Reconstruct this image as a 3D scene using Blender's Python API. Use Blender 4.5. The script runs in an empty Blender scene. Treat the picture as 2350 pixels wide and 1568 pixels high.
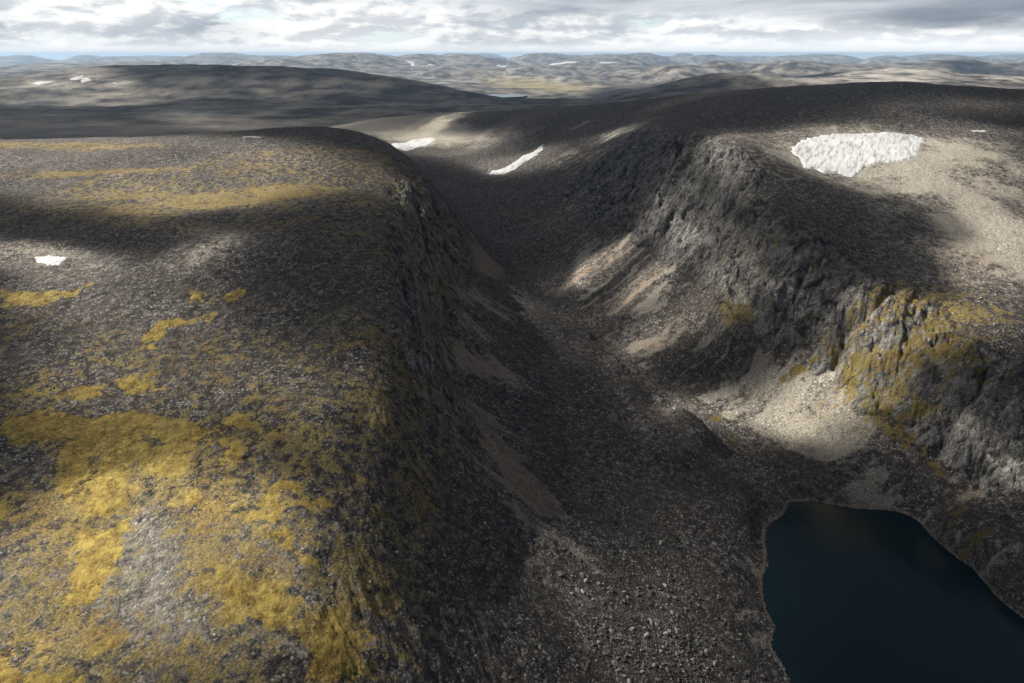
import bpy, math, random
import numpy as np

scene = bpy.context.scene
COL = scene.collection
rng = np.random.default_rng(7)

# ------------------------------------------------------------------ camera
H = 350.0                      # camera height above the mountain lake
FPX = 1567.0                   # focal length in units of a 2350 px wide picture
CX, CY, VH = 1175.0, 784.0, 122.0
PITCH = math.atan((CY - VH) / FPX)
cp, sp = math.cos(PITCH), math.sin(PITCH)
cam_data = bpy.data.cameras.new('camera')
cam_data.sensor_width = 36.0
cam_data.lens = 36.0 * FPX / 2350.0
cam_data.clip_start = 1.0
cam_data.clip_end = 200000.0
cam = bpy.data.objects.new('camera', cam_data)
COL.objects.link(cam)
cam.location = (0, 0, H)
cam.rotation_euler = (math.pi / 2 - PITCH, 0, 0)
scene.camera = cam

# ------------------------------------------------------------------ sun, exposure
SUN_EL = math.radians(43.0)
SUN_AZ = math.radians(-74.0)          # clockwise from +Y: the sun stands to the left, a little ahead
SUN = np.array([math.sin(SUN_AZ) * math.cos(SUN_EL), math.cos(SUN_AZ) * math.cos(SUN_EL), math.sin(SUN_EL)])
sun_data = bpy.data.lights.new('sun', 'SUN')
sun_data.energy = 5.0
sun_data.angle = math.radians(0.53)
sun_data.color = (1.0, 0.93, 0.82)
sun = bpy.data.objects.new('sun', sun_data)
COL.objects.link(sun)
sun.location = (SUN * 3000).tolist()
from mathutils import Vector
sun.rotation_euler = Vector(SUN.tolist()).to_track_quat('Z', 'Y').to_euler()
scene.view_settings.view_transform = 'Standard'
scene.view_settings.look = 'None'
scene.view_settings.gamma = 1.0
scene.view_settings.exposure = 0.74
scene.view_settings.use_curve_mapping = False
scene.cycles.max_bounces = 4
scene.cycles.diffuse_bounces = 2
scene.cycles.volume_bounces = 1
scene.cycles.transparent_max_bounces = 12


# ------------------------------------------------------------------ node helper
class NT:
    def __init__(s, tree):
        s.t = tree
        tree.nodes.clear()

    def n(s, typ, **kw):
        nd = s.t.nodes.new(typ)
        ins = kw.pop('ins', {})
        for k, v in kw.items():
            setattr(nd, k, v)
        for k, v in ins.items():
            if isinstance(v, bpy.types.NodeSocket):
                s.t.links.new(v, nd.inputs[k])
            else:
                nd.inputs[k].default_value = v
        return nd

    def m(s, op, a, b=0.0, c=0.0, clamp=False):
        nd = s.t.nodes.new('ShaderNodeMath')
        nd.operation = op
        nd.use_clamp = clamp
        for i, v in enumerate((a, b, c)):
            if isinstance(v, bpy.types.NodeSocket):
                s.t.links.new(v, nd.inputs[i])
            else:
                nd.inputs[i].default_value = v
        return nd.outputs[0]

    def mix(s, f, a, b, blend='MIX'):
        nd = s.t.nodes.new('ShaderNodeMix')
        nd.data_type = 'RGBA'
        nd.blend_type = blend
        for i, v in ((0, f), (6, a), (7, b)):
            if isinstance(v, bpy.types.NodeSocket):
                s.t.links.new(v, nd.inputs[i])
            else:
                nd.inputs[i].default_value = v if not isinstance(v, tuple) else (v + (1.0,))[:4]
        return nd.outputs[2]

    def ss(s, x, lo, hi, a=0.0, b=1.0):
        nd = s.t.nodes.new('ShaderNodeMapRange')
        nd.interpolation_type = 'SMOOTHSTEP'
        for i, v in enumerate((x, lo, hi, a, b)):
            if isinstance(v, bpy.types.NodeSocket):
                s.t.links.new(v, nd.inputs[i])
            else:
                nd.inputs[i].default_value = v
        return nd.outputs[0]

    def noise(s, vec, scale, detail=4.0, rough=0.55, dist=0.0):
        return s.n('ShaderNodeTexNoise', ins={'Vector': vec, 'Scale': scale, 'Detail': detail, 'Roughness': rough, 'Distortion': dist})

    def link(s, a, b):
        s.t.links.new(a, b)


# ------------------------------------------------------------------ sky
world = bpy.data.worlds.new('World')
scene.world = world
world.use_nodes = True
w = NT(world.node_tree)
sky = w.n('ShaderNodeTexSky', sky_type='NISHITA', sun_disc=False, sun_elevation=SUN_EL, sun_rotation=SUN_AZ,
          altitude=600.0, air_density=1.0, dust_density=1.5, ozone_density=1.0)
SKY_S = 0.09
skyc = w.mix(1.0, sky.outputs[0], (SKY_S, SKY_S, SKY_S), 'MULTIPLY')
geo = w.n('ShaderNodeTexCoord')
sep = w.n('ShaderNodeSeparateXYZ', ins={0: geo.outputs['Generated']})
dx, dy, dz = sep.outputs
elev = w.m('ARCSINE', dz)                        # radians above the horizon
azi = w.m('ARCTAN2', dx, dy)                     # 0 straight ahead, + right
# cumulus banks: structure in azimuth / elevation, flattened towards the horizon
elw = w.m('POWER', w.m('MAXIMUM', elev, 0.0005), 0.80)
cv = w.n('ShaderNodeCombineXYZ', ins={0: w.m('MULTIPLY', azi, 8.5), 1: w.m('MULTIPLY', elw, 17.0), 2: 3.7}).outputs[0]
cv_up = w.n('ShaderNodeVectorMath', operation='ADD', ins={0: cv, 1: (-0.10, 0.16, 0.0)}).outputs[0]
nA = w.noise(cv, 1.1, 9.0, 0.60, 0.05).outputs[0]
nB = w.noise(cv_up, 1.1, 9.0, 0.60, 0.05).outputs[0]
big = w.noise(w.n('ShaderNodeVectorMath', operation='MULTIPLY', ins={0: cv, 1: (0.45, 0.35, 1.0)}).outputs[0], 1.0, 3.0, 0.5).outputs[0]
relief = w.ss(w.m('SUBTRACT', nA, nB), -0.07, 0.07)          # lit top edges against shaded undersides
cover = w.ss(w.m('ADD', nA, w.m('MULTIPLY', big, 0.35)), 0.50, 0.60)
shade = w.m('MULTIPLY', w.ss(big, 0.42, 0.62), 0.30)
bright = w.m('SUBTRACT', w.m('ADD', 0.50, w.m('MULTIPLY', relief, 0.50)), shade)
cloudc = w.mix(bright, (0.15, 0.19, 0.245), (0.585, 0.585, 0.58))
gap = w.mix(0.55, skyc, (0.42, 0.52, 0.60))
banks = w.mix(cover, gap, cloudc)
# grey deck closing the sky to the right and overhead
dn = w.noise(w.n('ShaderNodeCombineXYZ', ins={0: w.m('MULTIPLY', azi, 2.6), 1: w.m('MULTIPLY', elev, 24.0), 2: 1.3}).outputs[0], 1.0, 6.0, 0.55, 0.3).outputs[0]
edge = w.m('ADD', w.m('MULTIPLY', w.ss(azi, -0.45, 0.42, 0.062, 0.030), 1.0), w.m('MULTIPLY', w.m('SUBTRACT', dn, 0.5), 0.055))
deckm = w.ss(w.m('SUBTRACT', elev, edge), -0.004, 0.014)
deckc = w.mix(w.ss(dn, 0.35, 0.68), (0.145, 0.17, 0.205), (0.40, 0.42, 0.45))
clouds_out = w.mix(deckm, banks, deckc)
# rain haze low on the right, warm white glow low in the middle
veil = w.m('MULTIPLY', w.ss(elev, 0.03, 0.0), w.ss(azi, 0.0, 0.35, 0.35, 0.75))
clouds_out = w.mix(veil, clouds_out, (0.60, 0.63, 0.66))
clouds_out = w.mix(w.m('MULTIPLY', w.ss(elev, 0.016, 0.001), .85), clouds_out, (0.54, 0.57, 0.595))
clouds_out = w.mix(w.ss(elev, 0.10, 0.5), clouds_out, w.mix(0.35, (0.16, 0.175, 0.20), skyc))
clouds_out = w.mix(w.ss(elev, -0.02, -0.06), clouds_out, (0.10, 0.11, 0.12))
bg = w.n('ShaderNodeBackground', ins={'Color': clouds_out, 'Strength': 1.12})
wo = w.n('ShaderNodeOutputWorld')
w.link(bg.outputs[0], wo.inputs[0])


# ------------------------------------------------------------------ numpy noise
def _hash(ix, iy, seed):
    h = (ix.astype(np.int64) * 374761393 + iy.astype(np.int64) * 668265263 + seed * 974634777) & 0xFFFFFFFF
    h = ((h ^ (h >> 13)) * 1274126177) & 0xFFFFFFFF
    return (h ^ (h >> 16)) & 0xFFFFFFFF


_ang = np.linspace(0, 2 * np.pi, 256, endpoint=False)
_GX, _GY = np.cos(_ang).astype(np.float32), np.sin(_ang).astype(np.float32)


def perlin(x, y, seed=0):
    x = np.asarray(x, dtype=np.float64); y = np.asarray(y, dtype=np.float64)
    ix = np.floor(x); iy = np.floor(y)
    fx = (x - ix).astype(np.float32); fy = (y - iy).astype(np.float32)
    ix = ix.astype(np.int64); iy = iy.astype(np.int64)
    u = fx * fx * fx * (fx * (fx * 6 - 15) + 10)
    v = fy * fy * fy * (fy * (fy * 6 - 15) + 10)

    def g(a, b):
        h = (_hash(ix + a, iy + b, seed) & 255).astype(np.int32)
        return _GX[h] * (fx - a) + _GY[h] * (fy - b)
    n0 = g(0, 0) * (1 - u) + g(1, 0) * u
    n1 = g(0, 1) * (1 - u) + g(1, 1) * u
    return (n0 * (1 - v) + n1 * v) * 1.5


def fbm(x, y, lam, octv=4, gain=0.5, seed=0, ridged=False):
    out = 0; a = 1.0; tot = 0
    for o in range(octv):
        n = perlin(x / lam + 13.7 * o, y / lam - 7.1 * o, seed + o * 17)
        if ridged:
            n = 1 - 2 * np.abs(n)
        out = out + a * n
        tot += a; a *= gain; lam /= 2.03
    return out / tot


def slabs(x, y, seed, tilt=1.0):
    """broken rock: each cell of an irregular mosaic is a tilted flat facet"""
    ix = np.floor(x).astype(np.int64); iy = np.floor(y).astype(np.int64)
    best = np.full(x.shape, 1e9); sec = np.full(x.shape, 1e9); h = np.zeros(x.shape)
    for a in (-1, 0, 1):
        for b in (-1, 0, 1):
            hs = _hash(ix + a, iy + b, seed)
            px = ix + a + .5 + ((hs & 255) / 255 - .5) * .9; py = iy + b + .5 + (((hs >> 8) & 255) / 255 - .5) * .9
            ddx = x - px; ddy = y - py
            d = ddx * ddx + ddy * ddy
            nb = d < best
            sec = np.where(nb, best, np.minimum(sec, d))
            hh = ((hs >> 16) & 255) / 255 - .5 + tilt * (ddx * (((hs >> 4) & 255) / 255 - .5) + ddy * (((hs >> 12) & 255) / 255 - .5))
            h = np.where(nb, hh, h); best = np.where(nb, d, best)
    crack = np.clip((np.sqrt(sec) - np.sqrt(best)) / .12, 0, 1)
    return h - (1 - crack) * .25


def sstep(x, a, b):
    t = np.clip((x - a) / (b - a), 0, 1)
    return t * t * (3 - 2 * t)


# ------------------------------------------------------------------ control points of the relief
def ray(u, v):
    a = (u - CX) / FPX; b = (CY - v) / FPX
    return np.array([a, cp + b * sp, -sp + b * cp])


PTS = []          # (x, y, z)


def at_z(u, v, z):
    d = ray(u, v); t = (z - H) / d[2]
    return (d[0] * t, d[1] * t, z)


def at_r(u, v, r):
    d = ray(u, v); t = r / math.hypot(d[0], d[1])
    return (d[0] * t, d[1] * t, H + d[2] * t)


def hid(u, r, z):
    az = 0.0
    for _ in range(6):
        y = r * math.cos(az); depth = y * cp + (H - z) * sp
        az = math.asin(max(-1, min(1, (u - CX) / FPX * depth / r)))
    return (r * math.sin(az), r * math.cos(az), z)


def line(fn, pts, step=45.0):
    for (a, b) in zip(pts[:-1], pts[1:]):
        n = max(1, int(math.hypot(b[0] - a[0], (b[1] - a[1]) if fn is not hid else 0) / step))
        for k in range(n):
            t = k / n
            q = [a[i] + (b[i] - a[i]) * t for i in range(3)]
            if fn is not at_z:      # distances interpolate geometrically
                j = 2 if fn is at_r else 1
                q[j] = a[j] * (b[j] / a[j]) ** t
            PTS.append(fn(*q))
    PTS.append(fn(*pts[-1]))


def dots(fn, pts):
    for p in pts:
        PTS.append(fn(*p))


# valley line
line(at_z, [(1780, 1165, 4), (1700, 1060, 8), (1620, 985, 13), (1540, 920, 18), (1430, 835, 26), (1330, 745, 34), (1280, 670, 42),
            (1235, 610, 50), (1190, 545, 62), (1130, 490, 78), (1060, 450, 95), (1010, 415, 106), (1000, 395, 112)])
# foot of the left cliff, and foot of its talus
line(at_z, [(1300, 1568, 46), (1245, 1345, 50), (1180, 1200, 64), (1110, 1060, 80), (1060, 945, 90), (1012, 850, 94), (1025, 760, 97), (1040, 700, 100),
            (1048, 635, 104), (1080, 592, 97), (1070, 545, 102), (1040, 490, 114), (1003, 450, 125)])
line(at_z, [(1560, 1568, 27), (1480, 1400, 27), (1400, 1250, 32), (1300, 1080, 38), (1215, 950, 46), (1190, 860, 50), (1165, 760, 56), (1170, 640, 62), (1150, 560, 72)])
dots(at_z, [(1230, 720, 47), (1300, 850, 37), (1350, 950, 31), (1450, 1100, 24), (1550, 1200, 20), (1600, 1350, 17), (1610, 1500, 16),
            (1420, 940, 28), (1500, 985, 27), (1570, 1030, 23), (1560, 985, 24), (1460, 900, 27), (1620, 1120, 16)])
dots(at_z, [(1690, 1190, 10), (1690, 1300, 11), (1680, 1400, 11), (1690, 1500, 11), (1710, 1590, 10)])
# lake shore and lake bed
SHORE = [(1832, 1700), (1815, 1568), (1798, 1530), (1768, 1480), (1776, 1440), (1756, 1400), (1744, 1345), (1760, 1300), (1757, 1240), (1768, 1202), (1795, 1182),
         (1815, 1150), (1870, 1149), (1930, 1160), (2010, 1168), (2060, 1174), (2100, 1190), (2140, 1230), (2190, 1275),
         (2240, 1310), (2290, 1370), (2350, 1420), (2450, 1490), (2600, 1590)]
line(at_z, [(a, b, 0.0) for a, b in SHORE], 28)
dots(at_z, [(1860, 1220, -6), (1950, 1220, -8), (2040, 1240, -8), (1850, 1300, -9), (2120, 1330, -9), (1850, 1450, -9), (2230, 1430, -9),
            (1980, 1400, -16), (1900, 1568, -12), (2150, 1568, -16), (2350, 1568, -12), (2000, 1900, -16), (2500, 1900, -12)])
line(at_z, [(1835, 1120, 6), (1930, 1125, 8), (2020, 1130, 9), (2090, 1140, 11)])
line(at_z, [(2170, 1200, 14), (2250, 1250, 16), (2330, 1330, 15), (2430, 1400, 15)])
# right cliff: foot, middle, rim
line(at_z, [(1300, 440, 128), (1360, 500, 118), (1440, 530, 122), (1520, 580, 115), (1620, 660, 105), (1700, 740, 95), (1830, 800, 84),
            (1910, 830, 80), (1990, 950, 52), (2100, 1010, 44), (2220, 1110, 31), (2350, 1130, 38), (2500, 1160, 42)])
line(at_z, [(1450, 400, 176), (1560, 400, 200), (1640, 420, 198), (1750, 500, 185), (1880, 600, 158), (2000, 680, 138), (2120, 760, 118), (2250, 850, 105),
            (2350, 900, 100), (2500, 930, 98)])
line(at_z, [(1480, 290, 229), (1620, 330, 240), (1720, 380, 224), (1850, 460, 195), (1980, 540, 172), (2100, 620, 152), (2250, 700, 136),
            (2350, 740, 128), (2500, 780, 122)])
dots(at_z, [(1900, 1060, 16), (1800, 1000, 18), (1750, 930, 30), (1850, 920, 46), (1960, 1010, 34), (2050, 1080, 24), (1640, 880, 34), (1560, 800, 50), (1430, 700, 62),
            (1340, 610, 78), (1650, 780, 68), (1480, 640, 92), (1270, 520, 92)])
# spur by the gully
line(at_z, [(1215, 530, 76), (1260, 480, 104), (1300, 440, 128)])
# upper right plateau
dots(at_z, [(1830, 305, 241), (1960, 305, 240), (2100, 305, 239), (1830, 380, 215), (1960, 400, 206), (2100, 390, 210), (2200, 450, 190), (2350, 450, 188),
            (2500, 450, 186), (2350, 560, 164), (2200, 560, 163), (2500, 600, 152), (2350, 350, 222), (2350, 280, 250), (2200, 260, 262), (2200, 350, 224), (2500, 300, 240),
            (1750, 300, 243), (1900, 250, 268), (2050, 250, 268), (1700, 255, 262)])
line(at_r, [(1100, 256, 2300), (1250, 252, 2000), (1400, 242, 1750), (1550, 226, 1560), (1700, 211, 1500), (1820, 201, 1500), (1900, 196, 1500), (1980, 192, 1500), (2050, 190, 1500), (2130, 192, 1520), (2200, 198, 1560),
            (2350, 207, 1650), (2600, 215, 1750)], 60)
line(hid, [(2600, 2300, 240), (2050, 2150, 225), (1700, 2150, 205), (1400, 2500, 160), (1100, 3000, 100), (850, 3000, 86)], 80)
# saddle and the ridge closing the valley
line(at_r, [(640, 316, 2250), (700, 306, 2250), (800, 287, 2250), (900, 269, 2300), (1000, 259, 2300), (1100, 256, 2300)], 50)
dots(at_r, [(940, 330, 1900), (1180, 375, 1500), (1240, 345, 1480), (1100, 300, 1950), (1050, 370, 1600), (870, 318, 1950), (1300, 300, 1650), (1300, 390, 1330),
            (1220, 440, 1260), (1400, 290, 1500), (1200, 280, 1850), (1380, 340, 1350), (1110, 420, 1430), (1000, 300, 2050)])
# left plateau: crest line, rim, body
line(at_r, [(-500, 330, 1500), (0, 325, 1450), (200, 322, 1420), (400, 321, 1400), (600, 320, 1400), (760, 318, 1400), (850, 323, 1330)], 70)
line(at_z, [(850, 323, 200), (900, 337, 199), (930, 355, 198), (960, 376, 194), (978, 397, 188), (990, 430, 174)])
line(hid, [(-500, 1750, 135), (0, 1750, 125), (400, 1700, 125), (800, 1650, 125), (880, 1500, 128), (960, 1380, 122), (1000, 1300, 114)], 80)
dots(at_z, [(0, 430, 200), (300, 430, 203), (600, 430, 205), (800, 430, 202), (0, 520, 188), (300, 520, 191), (600, 520, 194),
            (0, 600, 178), (200, 600, 179), (450, 575, 190), (650, 600, 187), (0, 700, 170), (300, 700, 171), (600, 700, 172), (800, 700, 172),
            (0, 850, 156), (300, 850, 156), (600, 850, 157), (780, 850, 158), (0, 1000, 145), (300, 1000, 145), (600, 1000, 147),
            (0, 1200, 134), (300, 1200, 134), (600, 1200, 136), (0, 1400, 126), (300, 1400, 126), (600, 1400, 126),
            (0, 1568, 122), (300, 1568, 122), (600, 1568, 119), (-500, 500, 190), (-500, 700, 170), (-500, 1000, 145), (-500, 1568, 122)])
line(at_z, [(905, 420, 199), (885, 480, 196), (870, 560, 190), (880, 650, 180), (890, 760, 166), (890, 880, 151), (880, 1000, 138), (860, 1200, 122), (860, 1400, 110), (870, 1568, 102)])
line(at_z, [(975, 800, 139), (968, 700, 154), (985, 600, 160), (985, 520, 166)])
line(at_z, [(980, 930, 124), (1000, 1060, 108), (1020, 1200, 91), (1060, 1400, 78), (1090, 1568, 70)])
line(at_z, [(740, 1000, 146), (730, 1200, 133), (720, 1400, 122), (720, 1568, 114)])
dots(at_z, [(1400, 1400, 38), (1420, 1568, 36)])
# ground behind and below the camera, kept out of view
for azd in (-175, -140, -110, -85, -60, 60, 85, 110, 140, 175):
    for r, z in ((120, 120), (500, 150), (1500, 180), (4000, 130), (12000, 120), (50000, 200)):
        if abs(azd) == 60 and r < 4000:
            continue
        zz = z if azd < 0 else z * 0.8
        PTS.append((r * math.sin(math.radians(azd)), r * math.cos(math.radians(azd)), zz))
dots(hid, [(0, 100, 118), (1175, 100, 90), (2350, 100, 10), (600, 100, 115), (1175, 180, 70), (1700, 160, 10)])
# plain and the lowlands beyond
dots(at_r, [(0, 308, 2600), (300, 309, 2550), (600, 305, 2650), (0, 280, 3100), (300, 280, 3100), (600, 280, 3100), (800, 262, 3500), (1000, 248, 3800), (1250, 246, 3800),
            (1400, 244, 4000), (1500, 240, 4000), (0, 240, 4500), (250, 245, 4400), (420, 244, 4500), (600, 236, 4700), (900, 230, 4800), (1100, 227, 5200), (1250, 228, 5300), (1400, 232, 5000)])
dots(hid, [(0, 4950, 58), (250, 4900, 58), (1200, 6300, -80), (1400, 6000, -50), (-600, 4500, 80), (1700, 4300, 90), (2100, 4300, 110), (2600, 4300, 130)])
line(at_r, [(-400, 215, 6500), (0, 184, 6500), (60, 173, 6500), (130, 162, 6500), (250, 154, 6600), (430, 149, 6800), (600, 151, 6800), (760, 158, 6500), (900, 175, 6200), (1000, 192, 5900), (1060, 206, 5700), (1112, 224, 5500)], 60)
dots(at_r, [(60, 205, 5500), (400, 200, 5600), (700, 200, 5500), (900, 210, 5300)])
line(hid, [(-400, 9000, 60), (0, 9000, 40), (500, 9200, 60), (900, 9000, 10), (1100, 7600, -130)], 120)
line(at_r, [(1400, 230, 5000), (1460, 212, 5150), (1530, 190, 5300), (1590, 171, 5500), (1640, 167, 5600), (1720, 173, 5700), (1790, 181, 5900), (1850, 184, 6200)], 50)
line(at_r, [(1880, 176, 7200), (1940, 164, 7500), (2050, 158, 7500), (2150, 163, 7500), (2250, 170, 7500), (2350, 179, 7500), (2600, 190, 7500)], 60)
dots(at_r, [(1700, 213, 4700), (2000, 182, 6300), (2200, 190, 6000), (2350, 198, 6000)])
dots(at_r, [(1110, 219, 8500), (1210, 219, 8500), (1350, 219, 8500), (1160, 205, 10500), (1300, 200, 11000), (1450, 195, 11000), (1450, 175, 14000), (1250, 178, 14500), (1100, 165, 17500), (1350, 160, 18000)])
dots(hid, [(1650, 9500, 40), (1900, 10500, 60), (2350, 10500, 60), (2600, 10500, 60), (0, 12000, 20), (500, 14000, 60), (900, 15000, 60), (0, 25000, -150), (600, 26000, -60), (1175, 28000, -50), (1800, 28000, -100), (2350, 28000, -120),
           (0, 55000, -450), (800, 55000, -400), (1600, 55000, -400), (2400, 55000, -450), (1700, 17000, 40), (2200, 17000, 40)])

P = np.array(PTS)
pr = np.hypot(P[:, 0], P[:, 1])
PA, PL = np.arctan2(P[:, 0], P[:, 1]), np.log(pr)
scl = np.where(pr > 2500, 1, 1)
C_MQ = 0.013
D = np.sqrt((PA[:, None] - PA[None]) ** 2 + (PL[:, None] - PL[None]) ** 2 + C_MQ ** 2)
A = np.zeros((len(P) + 1, len(P) + 1))
A[:-1, :-1] = D - np.eye(len(P)) * 0.002
A[:-1, -1] = 1; A[-1, :-1] = 1
# fit depression * distance, i.e. height: plain height works in these coordinates
W = np.linalg.solve(A, np.append(P[:, 2], 0.0))

# ------------------------------------------------------------------ the sheet: azimuth x distance grid round the survey point
fine = np.radians(np.linspace(-47, 47, 1060))
side = np.radians(np.concatenate([np.linspace(47, 180, 46)[1:-1]]))
AZ = np.concatenate([-side[::-1], fine, side])
AZ = np.concatenate([[-math.pi], AZ, [math.pi]])
LR = np.concatenate([np.linspace(math.log(60), math.log(185), 34, endpoint=False),
                     np.linspace(math.log(185), math.log(1650), 640, endpoint=False),
                     np.linspace(math.log(1650), math.log(8000), 170, endpoint=False),
                     np.linspace(math.log(8000), math.log(60000), 90)])
NA, NL = len(AZ), len(LR)

ca = np.linspace(-math.pi, math.pi, 1100)
cl = np.linspace(math.log(60), math.log(60000), 900)
fa = (np.abs(ca) < math.radians(52))
ca = np.concatenate([ca[~fa & (ca < 0)][::6], np.linspace(math.radians(-52), math.radians(52), 420), ca[~fa & (ca > 0)][::6], [math.pi]])
ca[0] = -math.pi
cl = np.linspace(math.log(60), math.log(60000), 700)
CZ = np.zeros((len(cl), len(ca)))
for i in range(0, len(cl), 20):
    aa, ll = np.meshgrid(ca, cl[i:i + 20])
    d = np.sqrt((aa[..., None] - PA) ** 2 + (ll[..., None] - PL) ** 2 + C_MQ ** 2)
    CZ[i:i + 20] = d @ W[:-1] + W[-1]
# smooth junction at the back seam
CZ[:, 0] = CZ[:, -1] = 0.5 * (CZ[:, 0] + CZ[:, -1])


def bil(Z, xs, ys, a, l):
    fi = np.interp(a, xs, np.arange(len(xs))); fj = np.interp(l, ys, np.arange(len(ys)))
    i = np.clip(fi.astype(int), 0, len(xs) - 2); j = np.clip(fj.astype(int), 0, len(ys) - 2)
    s = fi - i; t = fj - j
    return (Z[j, i] * (1 - s) + Z[j, i + 1] * s) * (1 - t) + (Z[j + 1, i] * (1 - s) + Z[j + 1, i + 1] * s) * t


def base_z(x, y):
    return bil(CZ, ca, cl, np.arctan2(x, y), np.log(np.maximum(np.hypot(x, y), 60)))


def pick(u, v):
    """where the line of sight through a surveyed picture point meets the smooth relief"""
    d = ray(u, v); d = d / math.hypot(d[0], d[1])
    r = np.exp(np.linspace(math.log(80), math.log(58000), 9000))
    g = base_z(d[0] * r, d[1] * r) - (H + d[2] * r)
    k = np.argmax(g > 0)
    if g[k] <= 0:
        k = len(r) - 1
    return np.array([d[0] * r[k], d[1] * r[k], H + d[2] * r[k]])


aa, ll = np.meshgrid(AZ, LR)
rr = np.exp(ll)
X = rr * np.sin(aa); Y = rr * np.cos(aa)
ZB = bil(CZ, ca, cl, aa, ll)

# far hills: rounded fells, each by azimuth, distance, crest
FELLS = [  # u, crest v, distance, half width (px), half depth (ratio)
    (30, 152, 15000, 190, .10), (190, 144, 16500, 150, .10), (330, 141, 20000, 150, .12), (480, 129, 24000, 150, .10), (570, 127, 25000, 120, .10), (70, 137, 38000, 160, .08), (200, 139, 40000, 120, .08),
    (690, 130, 24000, 150, .10), (800, 124, 17500, 110, .12), (850, 125, 18000, 90, .10), (640, 136, 16500, 110, .10), (960, 124, 19000, 60, .10), (1040, 122, 19500, 75, .12), (1110, 133, 17500, 90, .10),
    (1230, 124, 22000, 60, .10), (1290, 130, 23000, 60, .10), (1400, 123, 23000, 55, .10), (1470, 123, 24000, 60, .10), (1370, 133, 18000, 120, .10), (1560, 130, 32000, 90, .10), (1650, 128, 34000, 60, .10),
    (1570, 149, 12500, 80, .10), (1650, 141, 13500, 70, .10), (1740, 147, 13500, 90, .10), (1855, 139, 12000, 85, .10), (1960, 146, 12000, 90, .10), (2090, 145, 12500, 110, .10), (2185, 137, 13000, 75, .10), (2300, 144, 13000, 110, .10), (2480, 146, 13500, 150, .1),
    (1350, 188, 11500, 120, .12), (1480, 168, 13500, 140, .12), (1250, 158, 15500, 120, .10), (1000, 150, 15500, 110, .10),
    (1790, 134, 30000, 70, .08), (1930, 137, 36000, 80, .08), (2080, 135, 33000, 70, .08), (2220, 133, 36000, 80, .08), (2360, 135, 38000, 90, .08), (330, 143, 44000, 90, .08), (400, 138, 42000, 60, .08), (700, 131, 40000, 90, .08), (1330, 131, 40000, 60, .08), (2480, 134, 45000, 90, .08),
*[(-120 + 97 * i + 40 * math.sin(i * 2.3), 124.3 + 2.2 * math.sin(i * 1.7 + .5) + (4 if i < 6 else 0) + (2 if i > 17 else 0), 31000 + 6000 * math.sin(i * 3.1), 66 + 34 * math.cos(i * 1.3), .07) for i in range(28)],
    (1160, 150, 14500, 150, .07), (1040, 162, 13500, 170, .06), (1420, 150, 15000, 80, .10), (1300, 174, 12500, 150, .06), (110, 163, 11500, 200, .08)]
farm = sstep(rr, 8800, 10500)
ZF = ZB.copy()
wx = perlin(X / 2600, Y / 2600, 91) * 0.30 + perlin(X / 900, Y / 900, 93) * .10
wy = perlin(X / 2600, Y / 2600, 92) * 0.10
rows_far = LR > math.log(8500)
for (u, v, r, hw, hd) in FELLS:
    x0, y0, z0 = at_r(u, v, r)
    a0 = math.atan2(x0, y0)
    qa = (aa[rows_far] - a0) / (hw * 1.25 / FPX) + wx[rows_far] * 1.5
    ql = (ll[rows_far] - math.log(r)) / (hd * 1.3) + wy[rows_far] * 3
    q = qa ** 2 + ql ** 2
    fell = (z0 + 520) / (1 + q ** 1.5 * 0.9) ** 0.8 - 520
    cur = ZF[rows_far]
    k = 25.0
    dd = np.clip((fell - cur) / k, -30, 30)
    ZF[rows_far] = cur + k * np.log1p(np.exp(dd))
ZB = ZB * (1 - farm) + ZF * farm

BASE = ZB.copy()


def base_z(x, y):
    return bil(BASE, AZ, LR, np.arctan2(x, y), np.log(np.maximum(np.hypot(x, y), 60)))


# slope of the smooth relief
dzr = np.gradient(ZB, axis=0) / np.gradient(rr, axis=0)
dza = np.gradient(ZB, axis=1) / (rr * np.gradient(aa, axis=1) + 1e-6)
SL = np.hypot(dzr, dza)


def pick_near(c, e, lim=1.22):
    """end of a half axis, kept on the same piece of ground as its centre"""
    r0 = math.hypot(c[0], c[1])
    p = pick(*e)
    r1 = math.hypot(p[0], p[1])
    k = min(max(r1, r0 / lim), r0 * lim) / r1
    x, y = p[0] * k, p[1] * k
    return np.array([x, y, float(base_z(np.array(x), np.array(y)))])


def poly_world(pts):
    return np.array([pick(u, v)[:2] for u, v in pts])


def poly_sd(poly, x, y):
    """signed distance, inside positive"""
    n = len(poly)
    d2 = np.full(x.shape, 1e18); ins = np.zeros(x.shape, bool)
    for i in range(n):
        a = poly[i]; b = poly[(i + 1) % n]
        e = b - a; wx_ = x - a[0]; wy_ = y - a[1]
        t = np.clip((wx_ * e[0] + wy_ * e[1]) / (e @ e + 1e-9), 0, 1)
        d2 = np.minimum(d2, (wx_ - e[0] * t) ** 2 + (wy_ - e[1] * t) ** 2)
        c = ((a[1] > y) != (b[1] > y))
        with np.errstate(divide='ignore', invalid='ignore'):
            xi = (b[0] - a[0]) * (y - a[1]) / (b[1] - a[1] + 1e-12) + a[0]
        ins ^= c & (x < xi)
    return np.sqrt(d2) * np.where(ins, 1, -1)


def spot(c, e1, e2, x, y, power=2.0):
    """elongated soft patch on the ground: centre and the ends of its two half axes"""
    c3 = pick(*c); c = c3[:2]; v1 = pick_near(c3, e1)[:2] - c; v2 = pick_near(c3, e2)[:2] - c
    M = np.array([v1, v2]).T
    if abs(np.linalg.det(M)) < 1e-3:
        return np.zeros_like(x)
    I = np.linalg.inv(M)
    px = x - c[0]; py = y - c[1]
    q = (I[0, 0] * px + I[0, 1] * py) ** 2 + (I[1, 0] * px + I[1, 1] * py) ** 2
    return np.exp(-np.minimum(q, 40) ** (power / 2) * 0.9)


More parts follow.
